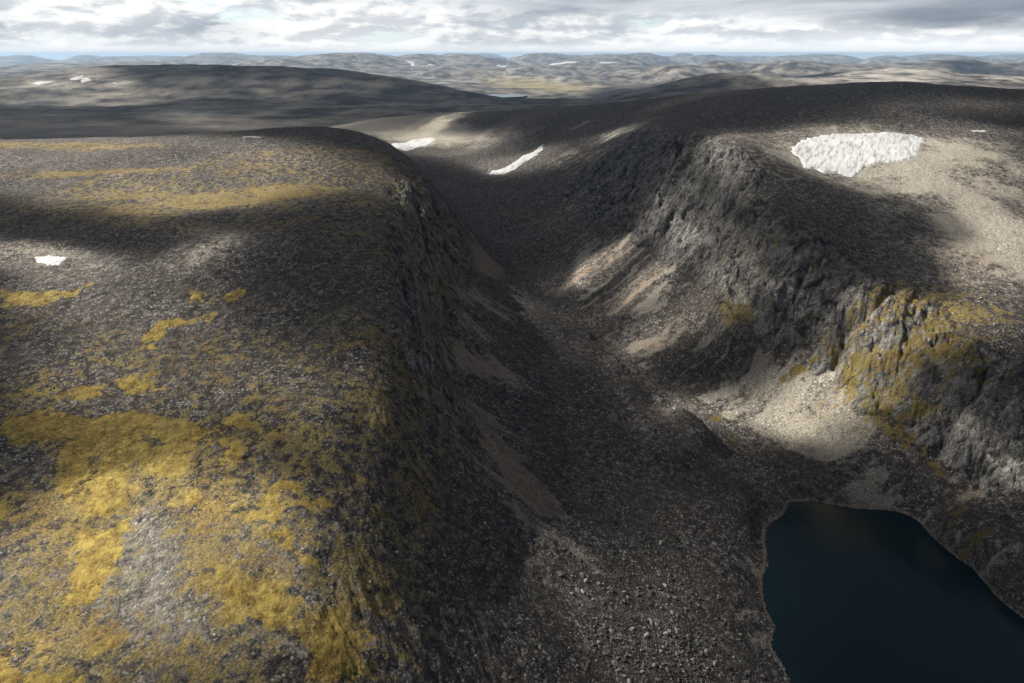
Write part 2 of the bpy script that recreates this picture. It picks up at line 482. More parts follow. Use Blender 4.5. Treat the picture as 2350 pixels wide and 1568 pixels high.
# outlines of the two rock walls
WALL_R = [(1300, 440), (1360, 505), (1440, 535), (1520, 585), (1620, 665), (1700, 745), (1830, 805), (1910, 835), (1960, 900), (2080, 1000), (2200, 1110), (2350, 1130), (2520, 1160),
          (2520, 850), (2350, 800), (2230, 740), (2150, 640), (2000, 560), (1880, 480), (1760, 400), (1700, 310), (1560, 290), (1450, 310), (1400, 350), (1350, 390)]
WALL_L = [(905, 420), (955, 395), (985, 440), (1003, 450), (1040, 490), (1070, 545), (1080, 592), (1048, 635), (1040, 700), (1025, 760), (1012, 850), (1060, 945), (1090, 1010), (1020, 980),
          (960, 900), (920, 800), (895, 650), (880, 560)]
steep = np.zeros_like(X)
for wl in (WALL_R, WALL_L):
    pw = poly_world(wl)
    lo = pw.min(0) - 60; hi = pw.max(0) + 60
    sel = (X > lo[0]) & (X < hi[0]) & (Y > lo[1]) & (Y < hi[1])
    sd = poly_sd(pw, X[sel], Y[sel]) + fbm(X[sel], Y[sel], 40, 4, .6, 211) * 22
    steep[sel] = np.maximum(steep[sel], sstep(sd, -7, 9))
steep *= sstep(SL, .30, .62)
lowleft = (X < 70) * sstep(SL, .30, .50) * sstep(Y, 620, 500) * (rr > 180) * sstep(X, -110, -70)

# ------------------------------------------------------------------ relief detail
near = rr < 1900
shore_d = np.clip(np.abs(ZB) / 5.0, 0, 1)
calm = np.where(rr < 900, 0.3 + 0.7 * shore_d, 1.0)
Z = ZB.copy()
Z += fbm(X, Y, 160, 3, .5, 3) * 3.2 * calm * sstep(rr, 150, 500)
Z += fbm(X, Y, 42, 4, .55, 5) * 2.0 * calm * near
Z += fbm(X, Y, 9, 3, .6, 8) * 0.6 * calm * near
Z += fbm(X, Y, 2.8, 2, .7, 9) * 0.42 * calm * (rr < 1200)
# distant fells
fr = sstep(rr, 2300, 4500)
Z += fbm(X, Y, 900, 5, .55, 31) * 26 * fr
Z += (fbm(X, Y, 2600, 5, .55, 41, ridged=True) - .4) * 50 * sstep(rr, 9000, 15000)
midr = sstep(rr, 1500, 2300)
Z += fbm(X, Y, 140, 3, .5, 37) * 6.0 * midr
# rock ribs and gullies, drawn out down the fall line
wob = fbm(X, Y, 70, 4, .55, 51) * 26
right = (X > 60)
ys = Y + wob - np.abs(X - 60) * np.where(right, .14, .30)
rib0 = fbm(X / 2.2, ys, 62, 2, .5, 57, ridged=True)
rib1 = fbm(X / 2.6, ys, 27, 3, .55, 61, ridged=True)
rib2 = fbm(X / 2.2, ys + .3 * X, 11, 3, .6, 71)
rib3 = fbm(X / 1.5, Y + 0.6 * X + wob * .3, 5.0, 3, .6, 77, ridged=True)
wb = fbm(X, Y, 14, 3, .6, 78) * 5
slab1 = slabs((X + wb * 2) / 22, (ys + wb * 2) / 17, 401, 1.4)
slab2 = slabs((X - wb * 1.5) / 9, (ys + .9 * X + wb * 1.5) / 7, 402, 1.5)
slab3 = slabs((X + .4 * Y) / 4.5, (Y - .5 * X) / 3.6, 403, 1.5)
gate = sstep(rr, 230, 330)
Z += steep * ((rib0 - .45) * 11.0 + (rib1 - .5) * 2.0 + rib2 * 2.0 + slab1 * 5.5 + slab2 * 3.4 + slab3 * 1.5 + fbm(X, Y, 34, 4, .6, 409) * 7.0) * gate
GULLIES = [[(1640, 350), (1627, 377), (1575, 447), (1535, 517), (1505, 560)], [(1345, 385), (1330, 402), (1300, 455)], [(1740, 385), (1725, 407), (1675, 482), (1650, 530)], [(1905, 555), (1890, 582), (1820, 677), (1772, 765)],
           [(2060, 660), (2025, 697), (1955, 752), (1915, 820)], [(1430, 355), (1415, 382), (1390, 450), (1372, 500)], [(1480, 330), (1465, 390), (1440, 460)], [(1570, 330), (1540, 400), (1490, 480)], [(1800, 480), (1750, 570), (1690, 680)],
           [(1960, 640), (1900, 700), (1850, 780)], [(2270, 860), (2200, 960), (2150, 1040)], [(2340, 900), (2280, 1000), (2240, 1090)],
           [(900, 560), (940, 700), (1000, 800)], [(955, 480), (985, 600), (1020, 690)], [(1000, 480), (1045, 600)], [(930, 760), (985, 880), (1050, 960)], [(985, 440), (1020, 520), (1062, 590)]]
gx_ = X + fbm(X, Y, 24, 4, .6, 241) * 9; gy_ = Y + fbm(X, Y, 24, 4, .6, 243) * 9
for n_, gl in enumerate(GULLIES):
    gw = poly_world(gl)
    lo = gw.min(0) - 40; hi = gw.max(0) + 40
    sel = (X > lo[0]) & (X < hi[0]) & (Y > lo[1]) & (Y < hi[1])
    xs1, ys1 = gx_[sel], gy_[sel]
    dd1 = np.full(xs1.shape, 1e9)
    for a, b in zip(gw[:-1], gw[1:]):
        e = b - a
        t = np.clip(((xs1 - a[0]) * e[0] + (ys1 - a[1]) * e[1]) / (e @ e + 1e-6), 0, 1)
        dd1 = np.minimum(dd1, np.hypot(xs1 - a[0] - t * e[0], ys1 - a[1] - t * e[1]))
    dep = 8.0 + 5.0 * math.sin(n_ * 2.1)
    Z[sel] -= (dep * np.exp(-dd1 / 3.5) - dep * .45 * np.exp(-((dd1 - 11) / 7) ** 2)) * (.25 + .75 * steep[sel])
scree = sstep(SL, 0.34, 0.48) * (1 - steep) * near
Z += scree * (fbm(X / 4.0, ys, 16, 3, .5, 81) * .8) * gate
# oblique gullies on the rounded near slope
qa_ = .82 * X + .58 * Y + wob * .5; qb_ = .58 * X - .82 * Y
obl = fbm(qb_ / 3.5, qa_, 30, 4, .6, 85, ridged=True)
obl2 = fbm(qb_ / 2.0, qa_, 8, 3, .6, 86, ridged=True)
Z += lowleft * ((obl - .5) * 2.6 + (obl2 - .5) * .7) * sstep(Z, 30, 60)
# stream-cut edge along the valley line and the stony tongue beside it
CUT = poly_world([(1240, 640), (1280, 690), (1340, 752), (1425, 838), (1500, 895), (1545, 930), (1600, 975), (1650, 1020), (1690, 1080), (1740, 1150), (1765, 1200)])
dmin = np.full(X.shape, 1e9); sgn = np.zeros(X.shape)
nsel = (X > 0) & (X < 320) & (Y > 300) & (Y < 1200)
xs_, ys__ = X[nsel] + fbm(X[nsel], Y[nsel], 30, 3, .5, 221) * 9, Y[nsel] + fbm(X[nsel], Y[nsel], 30, 3, .5, 223) * 9
dd_ = np.full(xs_.shape, 1e9); sg_ = np.zeros(xs_.shape)
for a, b in zip(CUT[:-1], CUT[1:]):
    e = b - a; L2 = e @ e
    t = np.clip(((xs_ - a[0]) * e[0] + (ys__ - a[1]) * e[1]) / L2, 0, 1)
    px = xs_ - a[0] - t * e[0]; py = ys__ - a[1] - t * e[1]
    d = np.hypot(px, py); cr_ = e[0] * py - e[1] * px
    bet = d < dd_
    dd_[bet] = d[bet]; sg_[bet] = np.sign(cr_[bet])
brk = (.35 + .65 * sstep(fbm(xs_, ys__, 60, 3, .5, 231), -.25, .25)) * sstep(ys__, 900, 700)
step_ = brk * np.where(sg_ < 0, 11.0 * sstep(dd_, 0, 10) * sstep(dd_, 70, 12), -1.2 * sstep(dd_, 14, 2))
cutrock = np.zeros_like(X); cutrock[nsel] = brk * (sg_ < 0) * sstep(dd_, 16, 5)
Z[nsel] += step_ * sstep(ZB[nsel], 2, 10)
lobe = spot((1540, 1000), (1590, 1075), (1460, 1020), X, Y, 8)
Z += lobe * 6.0 * near
# terrace risers of the near left slope
ter = fbm(X, Y, 70, 3, .5, 95)
Z += (X < 0) * (rr < 700) * (1 - scree) * np.abs(ter) * 3.5 * sstep(rr, 150, 260)
Z += spot((620, 700), (850, 690), (620, 650), X, Y, 2) * 3.0 * near
Z += (rr < 1500) * (X < -80) * sstep(fbm(X, Y, 18, 3, .6, 97), .15, .5) * 1.2 * spot((450, 640), (900, 640), (450, 520), X, Y)



def ground_z(x, y):
    return bil(Z, AZ, LR, np.arctan2(x, y), np.log(np.maximum(np.hypot(x, y), 60)))


# ------------------------------------------------------------------ ground cover masks (what grows or lies where)
f1 = fbm(X, Y, 55, 5, .6, 101)
f2 = fbm(X / 1.7, Y, 17, 4, .6, 111)
streak = fbm(X / 5.0, ys, 13, 4, .55, 121)
streakb = fbm(X / 4.0, ys, 40, 3, .5, 127)


def polys_mask(lst, soft, warp):
    m = np.zeros_like(X)
    for pts in lst:
        pw = poly_world(pts)
        lo = pw.min(0) - 60; hi = pw.max(0) + 60
        sel = (X > lo[0]) & (X < hi[0]) & (Y > lo[1]) & (Y < hi[1])
        if sel.sum() == 0:
            continue
        sd = poly_sd(pw, X[sel], Y[sel]) + warp[sel]
        m[sel] = np.maximum(m[sel], sstep(sd, -soft, soft))
    return m


warp = fbm(X, Y, 30, 4, .6, 131) * 16 + fbm(X, Y, 7, 3, .6, 132) * 4
GOLD = [[(0, 962), (60, 955), (200, 955), (300, 940), (420, 962), (480, 990), (440, 1030), (415, 1065), (400, 1100), (360, 1090), (310, 1060), (290, 1100), (292, 1160), (250, 1192),
         (190, 1192), (150, 1160), (120, 1110), (130, 1050), (155, 1012), (100, 1018), (60, 1002), (0, 988)],
        [(168, 1212), (200, 1198), (240, 1210), (278, 1196), (265, 1260), (242, 1330), (222, 1396), (196, 1390), (182, 1330), (170, 1270)],
        [(480, 1290), (560, 1320), (640, 1370), (680, 1420), (600, 1410), (520, 1370)], [(600, 1215), (660, 1250), (735, 1290), (690, 1290), (630, 1260)],
        [(700, 1370), (770, 1400), (840, 1450), (850, 1568), (720, 1568), (700, 1470)], [(540, 965), (600, 970), (635, 1000), (590, 1000)],
        [(-40, 1140), (30, 1170), (20, 1230), (-40, 1250)], [(-40, 1480), (90, 1500), (200, 1600), (-40, 1620)], [(290, 880), (360, 855), (365, 900), (320, 900)], [(80, 895), (230, 890), (240, 915), (100, 925)],
        [(450, 1000), (560, 1010), (570, 1050), (470, 1035)], [(170, 1425), (270, 1450), (275, 1480), (190, 1470)],
        [(0, 672), (190, 665), (185, 690), (0, 705)], [(355, 745), (490, 730), (480, 752), (380, 760), (345, 800), (340, 770)], [(430, 680), (560, 678), (565, 695), (450, 695)],
        [(410, 1130), (560, 1160), (640, 1190), (560, 1200), (450, 1170)], [(600, 1105), (760, 1150), (740, 1165), (620, 1130)]]
HOLES = [[(192, 1045), (222, 1040), (228, 1085), (205, 1085)], [(178, 1105), (205, 1105), (205, 1135), (180, 1135)], [(295, 1075), (340, 1075), (330, 1110), (290, 1110)], [(330, 1000), (390, 1010), (380, 1035), (335, 1030)]]
vein = fbm(X / 1.3, Y, 15, 4, .62, 161, ridged=True)
gold = polys_mask(GOLD, 7.0, warp * 1.25) * (.62 + .75 * sstep(vein, .0, .75)) * (1 - .9 * polys_mask(HOLES, 2.0, warp * .3))
sparse = (0.95 * spot((350, 1350), (900, 1400), (350, 850), X, Y, 4) * (0.5 + .5 * sstep(f1, -.4, .3))
          + .35 * spot((550, 800), (900, 800), (550, 650), X, Y, 3) + .30 * spot((900, 1000), (1050, 1100), (800, 850), X, Y, 3))
sparse = np.maximum(sparse, .85 * spot((300, 1150), (760, 1250), (300, 930), X, Y, 4))
sparse = sparse * (1 - .5 * spot((330, 1290), (430, 1290), (330, 1150), X, Y, 4)) * (1 - .9 * spot((40, 1080), (120, 1080), (40, 1020), X, Y, 4)) * (1 - .85 * spot((800, 1300), (930, 1330), (750, 1180), X, Y, 4))
bands = (.72 + .5 * fbm(X / 2.5, Y, 22, 4, .65, 151)) * (0.9 * spot((330, 390), (560, 382), (330, 381), X, Y, 4) + .75 * spot((60, 402), (260, 398), (60, 390), X, Y, 4) + 1.0 * spot((150, 336), (420, 334), (150, 326), X, Y, 4)
         + .62 * spot((350, 430), (650, 430), (350, 405), X, Y, 4) + .60 * spot((330, 470), (620, 470), (330, 440), X, Y, 4)
         + .7 * spot((700, 430), (860, 415), (700, 395), X, Y, 4) + .55 * spot((650, 345), (760, 343), (650, 335), X, Y, 4) + .4 * spot((60, 520), (250, 520), (60, 470), X, Y, 4) + .5 * spot((500, 460), (800, 440), (500, 440), X, Y, 4))
cliffmoss = (.85 * spot((2130, 760), (2330, 680), (2010, 660), X, Y, 3) + .7 * spot((2020, 880), (2160, 980), (1920, 840), X, Y, 3) + .50 * spot((1800, 520), (2000, 560), (1700, 420), X, Y, 3)
             + .65 * spot((1690, 720), (1740, 740), (1670, 680), X, Y, 2) + .9 * spot((2030, 960), (2110, 1060), (1980, 930), X, Y, 3) + .55 * spot((2230, 830), (2350, 900), (2150, 750), X, Y, 3)
             + .35 * spot((950, 650), (1000, 900), (900, 600), X, Y, 3) + .35 * spot((1000, 1000), (1080, 1200), (930, 1000), X, Y, 3))
green = (1.0 * spot((1830, 852), (1870, 840), (1790, 890), X, Y, 3) + .9 * spot((1640, 962), (1665, 970), (1640, 955), X, Y, 3) + .9 * spot((1682, 1005), (1700, 1015), (1680, 990), X, Y, 3)
         + .8 * spot((2130, 1060), (2180, 1100), (2100, 1020), X, Y, 3) + .8 * spot((2240, 1240), (2300, 1200), (2230, 1228), X, Y, 3) + .7 * spot((2190, 1180), (2250, 1150), (2180, 1170), X, Y, 3)
         + .6 * spot((1790, 1540), (1815, 1568), (1770, 1520), X, Y, 3) + .5 * spot((1170, 490), (1230, 490), (1170, 482), X, Y, 3))
brk3 = fbm(X, Y, 8, 3, .65, 183)
slopeheath = sstep(X, 10, -75) * (rr < 1000) * (.37 + .08 * (rr < 420) + .40 * fbm(X, Y, 45, 4, .6, 141) + .28 * (vein - .4)) * (1 - .85 * spot((400, 620), (900, 640), (400, 540), X, Y, 4))
FIG = polys_mask([GOLD[0], GOLD[1], GOLD[2], GOLD[3]], 2.5, warp * .32) * (1 - .95 * polys_mask(HOLES + [[(300, 1100), (420, 1110), (420, 1185), (300, 1190)]], 2.0, warp * .3))
hollow = spot((380, 1300), (470, 1300), (380, 1180), X, Y, 5) + .8 * spot((60, 1070), (130, 1080), (60, 1020), X, Y, 5)
slopeheath = slopeheath * (1 - .5 * np.clip(hollow, 0, 1))
MOSS = np.clip(np.maximum.reduce([slopeheath, FIG * .9, gold * .95, sparse * .80, bands * .85, np.minimum(cliffmoss, 1.0) * (.55 + .5 * sstep(streak, -.4, .3)) * .75, green * (.75 + .9 * brk3)]), 0, 1.2)
GREEN = np.clip(np.maximum(green, cliffmoss * .30), 0, 1)
brk2 = fbm(X, Y, 9, 3, .65, 181)
GOLDN = np.clip(np.maximum(gold, polys_mask([GOLD[0], GOLD[1]], 3.0, warp * .3)), 0, 1)

sand_and_lit = ((.25 + .9 * sstep(streak, -.15, .45)) * (scree * .62 * sstep(X, 40, 110)) + .42 * sstep(streak, 0, .45) * scree + .8 * spot((1860, 940), (2060, 900), (1860, 1040), X, Y, 4) + .85 * spot((950, 300), (1250, 300), (950, 270), X, Y, 4)
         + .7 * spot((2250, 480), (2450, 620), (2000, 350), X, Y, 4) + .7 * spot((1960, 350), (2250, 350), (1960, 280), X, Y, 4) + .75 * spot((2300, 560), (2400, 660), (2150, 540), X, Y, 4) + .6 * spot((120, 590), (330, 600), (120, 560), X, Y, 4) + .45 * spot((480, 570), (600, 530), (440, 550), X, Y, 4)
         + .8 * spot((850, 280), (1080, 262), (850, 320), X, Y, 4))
sand_and_lit = sand_and_lit * (.55 + .45 * sstep(f1, -.3, .3)) + .25 * sstep(f2, .2, .6) * near
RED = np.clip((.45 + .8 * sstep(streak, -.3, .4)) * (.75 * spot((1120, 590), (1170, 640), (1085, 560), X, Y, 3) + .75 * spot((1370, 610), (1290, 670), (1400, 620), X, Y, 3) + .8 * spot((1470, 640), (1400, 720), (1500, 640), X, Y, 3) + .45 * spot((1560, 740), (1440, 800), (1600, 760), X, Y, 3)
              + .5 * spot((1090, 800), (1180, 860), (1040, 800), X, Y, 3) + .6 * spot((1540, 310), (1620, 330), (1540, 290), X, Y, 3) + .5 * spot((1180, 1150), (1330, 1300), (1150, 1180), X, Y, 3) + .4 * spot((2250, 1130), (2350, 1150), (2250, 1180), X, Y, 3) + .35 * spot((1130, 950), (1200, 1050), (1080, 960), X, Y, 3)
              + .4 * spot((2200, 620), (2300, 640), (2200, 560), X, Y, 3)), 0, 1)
APRON = polys_mask([[(1045, 650), (1090, 650), (1190, 715), (1185, 745), (1100, 705), (1045, 702)], [(1010, 800), (1040, 765), (1150, 825), (1255, 905), (1200, 905), (1080, 865), (1020, 852)],
                    [(1100, 1005), (1140, 1040), (1330, 1230), (1440, 1360), (1300, 1290), (1180, 1185), (1112, 1085)], [(1030, 700), (1060, 705), (1150, 780), (1090, 790), (1030, 760)], [(1040, 905), (1080, 905), (1200, 1010), (1150, 1010)]], 12.0, warp)
REDP = polys_mask([[(1070, 548), (1100, 560), (1168, 630), (1160, 655), (1100, 625), (1080, 592)], [(1060, 920), (1110, 960), (1230, 1090), (1330, 1200), (1250, 1190), (1140, 1090)]], 7.0, warp)
RED = np.maximum(RED, REDP * .75)
sand_and_lit = np.maximum(sand_and_lit, np.maximum(APRON * .8, REDP * .62) * (.45 + .65 * sstep(streak, -.3, .4)))
sand_and_lit = np.maximum(sand_and_lit, RED * .85)
sand_and_lit += .55 * spot((2220, 440), (2480, 440), (2200, 290), X, Y, 4) * (.5 + .7 * sstep(f1, -.3, .3))
sand_and_lit += .52 * spot((350, 1350), (900, 1400), (350, 900), X, Y, 4) + .3 * spot((300, 900), (800, 900), (300, 760), X, Y, 3)
shorem = sstep(Z, .0, .3) * (1 - sstep(Z, .6, 1.2)) * (rr < 700) * (X > 100)
far_lit = (.75 * spot((2100, 172), (2450, 176), (2100, 156), X, Y, 4) + .5 * spot((1250, 195), (1500, 205), (1250, 150), X, Y, 4) + .5 * spot((140, 188), (330, 188), (140, 165), X, Y, 4)
        + .28 * spot((600, 210), (900, 210), (600, 175), X, Y, 4) + .25 * spot((400, 285), (800, 280), (400, 262), X, Y, 4))  # sunlit patches of the far land, painted in as paler ground colour
sand_and_lit = np.where(rr > 2400, far_lit * (.7 + .6 * fbm(X, Y, 700, 4, .6, 171)), sand_and_lit)
sand_and_lit = np.clip(sand_and_lit + shorem * .9, 0, 1)
RED = np.clip(np.maximum(RED, shorem * .5), 0, 1)
ROCK = np.clip(steep * 1.1 + lowleft * .35 * sstep(obl, .3, .8) + cutrock * .6, 0, 1)
WETLAND = sstep(rr, 8000, 11000) * spot((1250, 203), (1430, 206), (1250, 186), X, Y, 3)
FAR = sstep(rr, 2200, 3400)
STONE = np.clip(.35 + .5 * (rr < 700) * (X > 20) * sstep(f1, -.3, .3) + .6 * spot((400, 680), (700, 740), (400, 600), X, Y, 3), 0, 1)


# ------------------------------------------------------------------ ground material
def ground_material(name):
    m = bpy.data.materials.new(name); m.use_nodes = True
    g = NT(m.node_tree)
    pos = g.n('ShaderNodeNewGeometry').outputs['Position']
    c1 = g.n('ShaderNodeVertexColor', layer_name='cover')
    c2 = g.n('ShaderNodeVertexColor', layer_name='rock')
    s1 = g.n('ShaderNodeSeparateColor', ins={0: c1.outputs[0]})
    s2 = g.n('ShaderNodeSeparateColor', ins={0: c2.outputs[0]})
    moss, sand, rock = s1.outputs; far1 = c1.outputs[1]
    red, grn, gld = s2.outputs; wet = c2.outputs[1]
    # stretched coordinates: stones lie flatter than they are wide
    cam_d = g.n('ShaderNodeVectorMath', operation='DISTANCE', ins={0: pos, 1: (0, 0, H)}).outputs[1]
    n_big = g.noise(pos, 0.030, 5.0, 0.62).outputs[0]
    n_mid = g.noise(pos, 0.16, 6.0, 0.66).outputs[0]
    n_fine = g.noise(pos, 0.9, 5.0, 0.70).outputs[0]
    v1 = g.n('ShaderNodeTexVoronoi', feature='F1', ins={'Vector': pos, 'Scale': 0.85, 'Randomness': 1.0})
    v2 = g.n('ShaderNodeTexVoronoi', feature='F1', ins={'Vector': pos, 'Scale': 0.33, 'Randomness': 1.0})
    cell1 = g.n('ShaderNodeSeparateColor', ins={0: v1.outputs['Color']}).outputs[0]
    cell2 = g.n('ShaderNodeSeparateColor', ins={0: v2.outputs['Color']}).outputs[0]
    # block field: dark lichened blocks with scattered pale ones
    base = g.mix(g.ss(n_mid, .3, .7), (0.030, 0.027, 0.028), (0.130, 0.117, 0.106))
    base = g.mix(g.m('MULTIPLY', g.ss(g.m('ADD', cell1, g.m('MULTIPLY', n_mid, .5)), 1.02, 1.30), .75), base, (0.30, 0.29, 0.27))
    base = g.mix(g.m('MULTIPLY', g.ss(cell2, .90, .97), .5), base, (0.26, 0.26, 0.25))
    base = g.mix(g.m('MULTIPLY', g.ss(n_big, .40, .62), .35), base, (0.10, 0.085, 0.070))
    sxp = g.n('ShaderNodeSeparateXYZ', ins={0: pos}).outputs
    wall = g.n('ShaderNodeCombineXYZ', ins={0: g.m('ABSOLUTE', g.m('SUBTRACT', sxp[0], 60.0)), 1: sxp[1], 2: sxp[2]}).outputs[0]

    def drawn(across, along, sa, sl, sz):
        a = g.m('MULTIPLY', g.n('ShaderNodeVectorMath', operation='DOT_PRODUCT', ins={0: wall, 1: across}).outputs['Value'], sa)
        l = g.m('MULTIPLY', g.n('ShaderNodeVectorMath', operation='DOT_PRODUCT', ins={0: wall, 1: along}).outputs['Value'], sl)
        z = g.m('MULTIPLY', g.n('ShaderNodeSeparateXYZ', ins={0: pos}).outputs[2], sz)
        return g.n('ShaderNodeCombineXYZ', ins={0: a, 1: l, 2: z}).outputs[0]
    # every block its own tone
    v3 = g.n('ShaderNodeTexVoronoi', feature='F1', ins={'Vector': pos, 'Scale': 1.9, 'Randomness': 1.0})
    cell3 = g.n('ShaderNodeSeparateColor', ins={0: v3.outputs['Color']}).outputs[0]
    tone = g.m('ADD', g.m('ADD', g.m('MULTIPLY', g.m('POWER', cell3, 3.0), 1.1), g.m('MULTIPLY', g.m('POWER', cell1, 3.0), 1.5)), g.m('ADD', g.m('MULTIPLY', cell2, .55), .18))
    patchy = g.ss(g.noise(pos, .018, 5.0, .6, .5).outputs[0], .38, .62, .22, .80)
    tone = g.m('ADD', g.m('MULTIPLY', g.m('SUBTRACT', tone, 1.0), patchy), 1.0)
    # gravel and sand of the scree
    sandc = g.mix(g.ss(n_fine, .3, .7), (0.16, 0.148, 0.125), (0.46, 0.425, 0.36))
    sandc = g.mix(red, sandc, g.mix(g.ss(n_fine, .3, .7), (0.15, 0.105, 0.08), (0.38, 0.27, 0.20)))
    sf = g.m('ADD', sand, g.m('MULTIPLY', g.m('SUBTRACT', n_mid, .5), 1.1))
    base = g.mix(g.ss(sf, .22, .80), base, sandc)
    # bare cliff rock: banded greys with fissures
    mp = drawn((-.16, .987, 0), (.987, .16, 0), .13, .060, .06)
    band = g.noise(mp, 1.0, 9.0, 0.74, .8).outputs[0]
    vs = g.n('ShaderNodeTexVoronoi', feature='F1', distance='CHEBYCHEV', ins={'Vector': g.n('ShaderNodeVectorMath', operation='ADD', ins={0: drawn((-.16, .987, 0), (.987, .16, 0), .22, .11, .13), 1: g.noise(pos, .12, 3.0).outputs['Color']}).outputs[0], 'Scale': 1.0})
    slabc = g.n('ShaderNodeSeparateColor', ins={0: vs.outputs['Color']}).outputs[0]
    rockc = g.mix(g.ss(band, .36, .64), (0.026, 0.026, 0.029), (0.25, 0.24, 0.225))
    rockc = g.mix(g.m('MULTIPLY', g.ss(slabc, .55, .95), .7), rockc, (0.31, 0.305, 0.29))
    joint = g.n('ShaderNodeTexVoronoi', feature='DISTANCE_TO_EDGE', ins={'Vector': g.n('ShaderNodeVectorMath', operation='ADD', ins={0: drawn((-.16, .987, 0), (.987, .16, 0), .30, .085, .12), 1: g.noise(pos, .2, 3.0).outputs['Color']}).outputs[0], 'Scale': 1.0}).outputs['Distance']
    jf = g.ss(joint, .0, .06, .45, 1.0)
    rockc = g.mix(g.ss(n_mid, .56, .74), rockc, (0.25, 0.25, 0.245))
    rockc = g.mix(jf, (0.018, 0.018, 0.020), rockc)
    rf = g.ss(g.m('ADD', rock, g.m('MULTIPLY', g.m('SUBTRACT', n_mid, .5), .6)), .25, .65)
    base = g.mix(rf, base, rockc)
    # moss, dry grass, lichen heath
    mg = g.mix(g.ss(n_mid, .35, .65), (0.15, 0.098, 0.022), (0.42, 0.312, 0.080))
    mg = g.mix(g.ss(n_fine, .45, .75), mg, (0.36, 0.30, 0.10))
    dry = g.mix(g.ss(n_fine, .3, .7), (0.105, 0.080, 0.032), (0.34, 0.27, 0.125))
    olive = g.mix(n_mid, (0.055, 0.050, 0.010), (0.20, 0.155, 0.025))
    gv = g.m('ADD', gld, g.m('MULTIPLY', g.m('SUBTRACT', g.noise(pos, .055, 4.0, .6).outputs[0], .5), 2.2), clamp=True)
    mossc = g.mix(gv, dry, mg)
    mossc = g.mix(grn, mossc, olive)
    mossc = g.mix(g.m('MULTIPLY', g.ss(n_big, .50, .68), .35), mossc, (0.20, 0.105, 0.025))
    mf = g.m('ADD', moss, g.m('ADD', g.m('MULTIPLY', g.m('SUBTRACT', n_mid, .5), 2.0), g.m('MULTIPLY', g.m('SUBTRACT', n_fine, .5), 1.1)))
    mossf = g.m('MULTIPLY', g.ss(mf, .42, .66), g.ss(moss, .03, .15))
    base = g.mix(mossf, base, mossc)
    # far ground
    fn = g.noise(g.n('ShaderNodeMapping', ins={'Vector': pos, 'Scale': (0.0045, 0.0030, 0.008)}).outputs[0], 1.0, 9.0, 0.66).outputs[0]
    farc = g.mix(g.ss(fn, .36, .66), (0.030, 0.032, 0.038), (0.26, 0.235, 0.20))
    farc = g.mix(g.ss(g.noise(pos, 0.0011, 7.0, .6).outputs[0], .56, .70), farc, (0.33, 0.32, 0.30))
    farc = g.mix(g.ss(g.m('ADD', sand, g.m('MULTIPLY', g.m('SUBTRACT', fn, .5), 1.4)), .25, .75), farc, (0.44, 0.41, 0.36))  # beyond the near land this pale tone paints in sunlight on hills and lowland
    farc = g.mix(g.m('MULTIPLY', wet, .9), farc, g.mix(fn, (0.13, 0.10, 0.03), (0.42, 0.36, 0.20)))
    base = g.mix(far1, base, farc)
    speck = g.m('ADD', g.m('MULTIPLY', g.m('SUBTRACT', tone, 1.0), g.m('SUBTRACT', g.m('SUBTRACT', 1.0, g.m('MULTIPLY', mossf, .45)), g.m('MULTIPLY', g.ss(sf, .3, .9), .42))), 1.0)
    speck = g.m('ADD', g.m('MULTIPLY', speck, g.m('SUBTRACT', 1.0, far1)), far1)
    cs = g.n('ShaderNodeCombineColor', ins={0: speck, 1: speck, 2: speck}).outputs[0]
    base = g.mix(1.0, base, cs, 'MULTIPLY')
    # relief of the stones
    stone = g.m('SUBTRACT', 1.0, v1.outputs['Distance'])
    hgt = g.m('ADD', g.m('MULTIPLY', stone, .50), g.m('MULTIPLY', g.m('SUBTRACT', 1.0, v2.outputs['Distance']), .45))
    hgt = g.m('ADD', hgt, g.m('MULTIPLY', cell1, .35))
    keep = g.m('SUBTRACT', 1.0, g.m('MULTIPLY', mossf, .7))
    keep = g.m('MULTIPLY', keep, g.m('SUBTRACT', 1.0, g.m('MULTIPLY', g.ss(sf, .3, .9), .45)))
    keep = g.m('MULTIPLY', keep, g.m('SUBTRACT', 1.0, g.m('MULTIPLY', rf, .7)))
    hgt = g.m('MULTIPLY', hgt, keep)
    hgt = g.m('ADD', hgt, g.m('MULTIPLY', n_mid, 1.4))
    hgt = g.m('ADD', hgt, g.m('MULTIPLY', n_fine, .55))
    hgt = g.m('ADD', hgt, g.m('MULTIPLY', g.m('ADD', g.m('ADD', g.m('MULTIPLY', band, 3.5), g.m('MULTIPLY', slabc, 3.0)), g.m('MULTIPLY', jf, 1.2)), rf))
    bump = g.n('ShaderNodeBump', ins={'Strength': .9, 'Distance': 1.0, 'Height': hgt})
    farh = g.m('MULTIPLY', fn, 60.0)
    bump2 = g.n('ShaderNodeBump', ins={'Strength': g.m('MULTIPLY', far1, .8), 'Distance': 1.0, 'Height': farh, 'Normal': bump.outputs[0]})
    b = g.n('ShaderNodeBsdfPrincipled', ins={'Base Color': base, 'Roughness': .88, 'Normal': bump2.outputs[0]})
    b.inputs['Specular IOR Level'].default_value = .25
    o = g.n('ShaderNodeOutputMaterial')
    g.link(b.outputs[0], o.inputs[0])
    return m


MAT_G = ground_material('stony_ground')

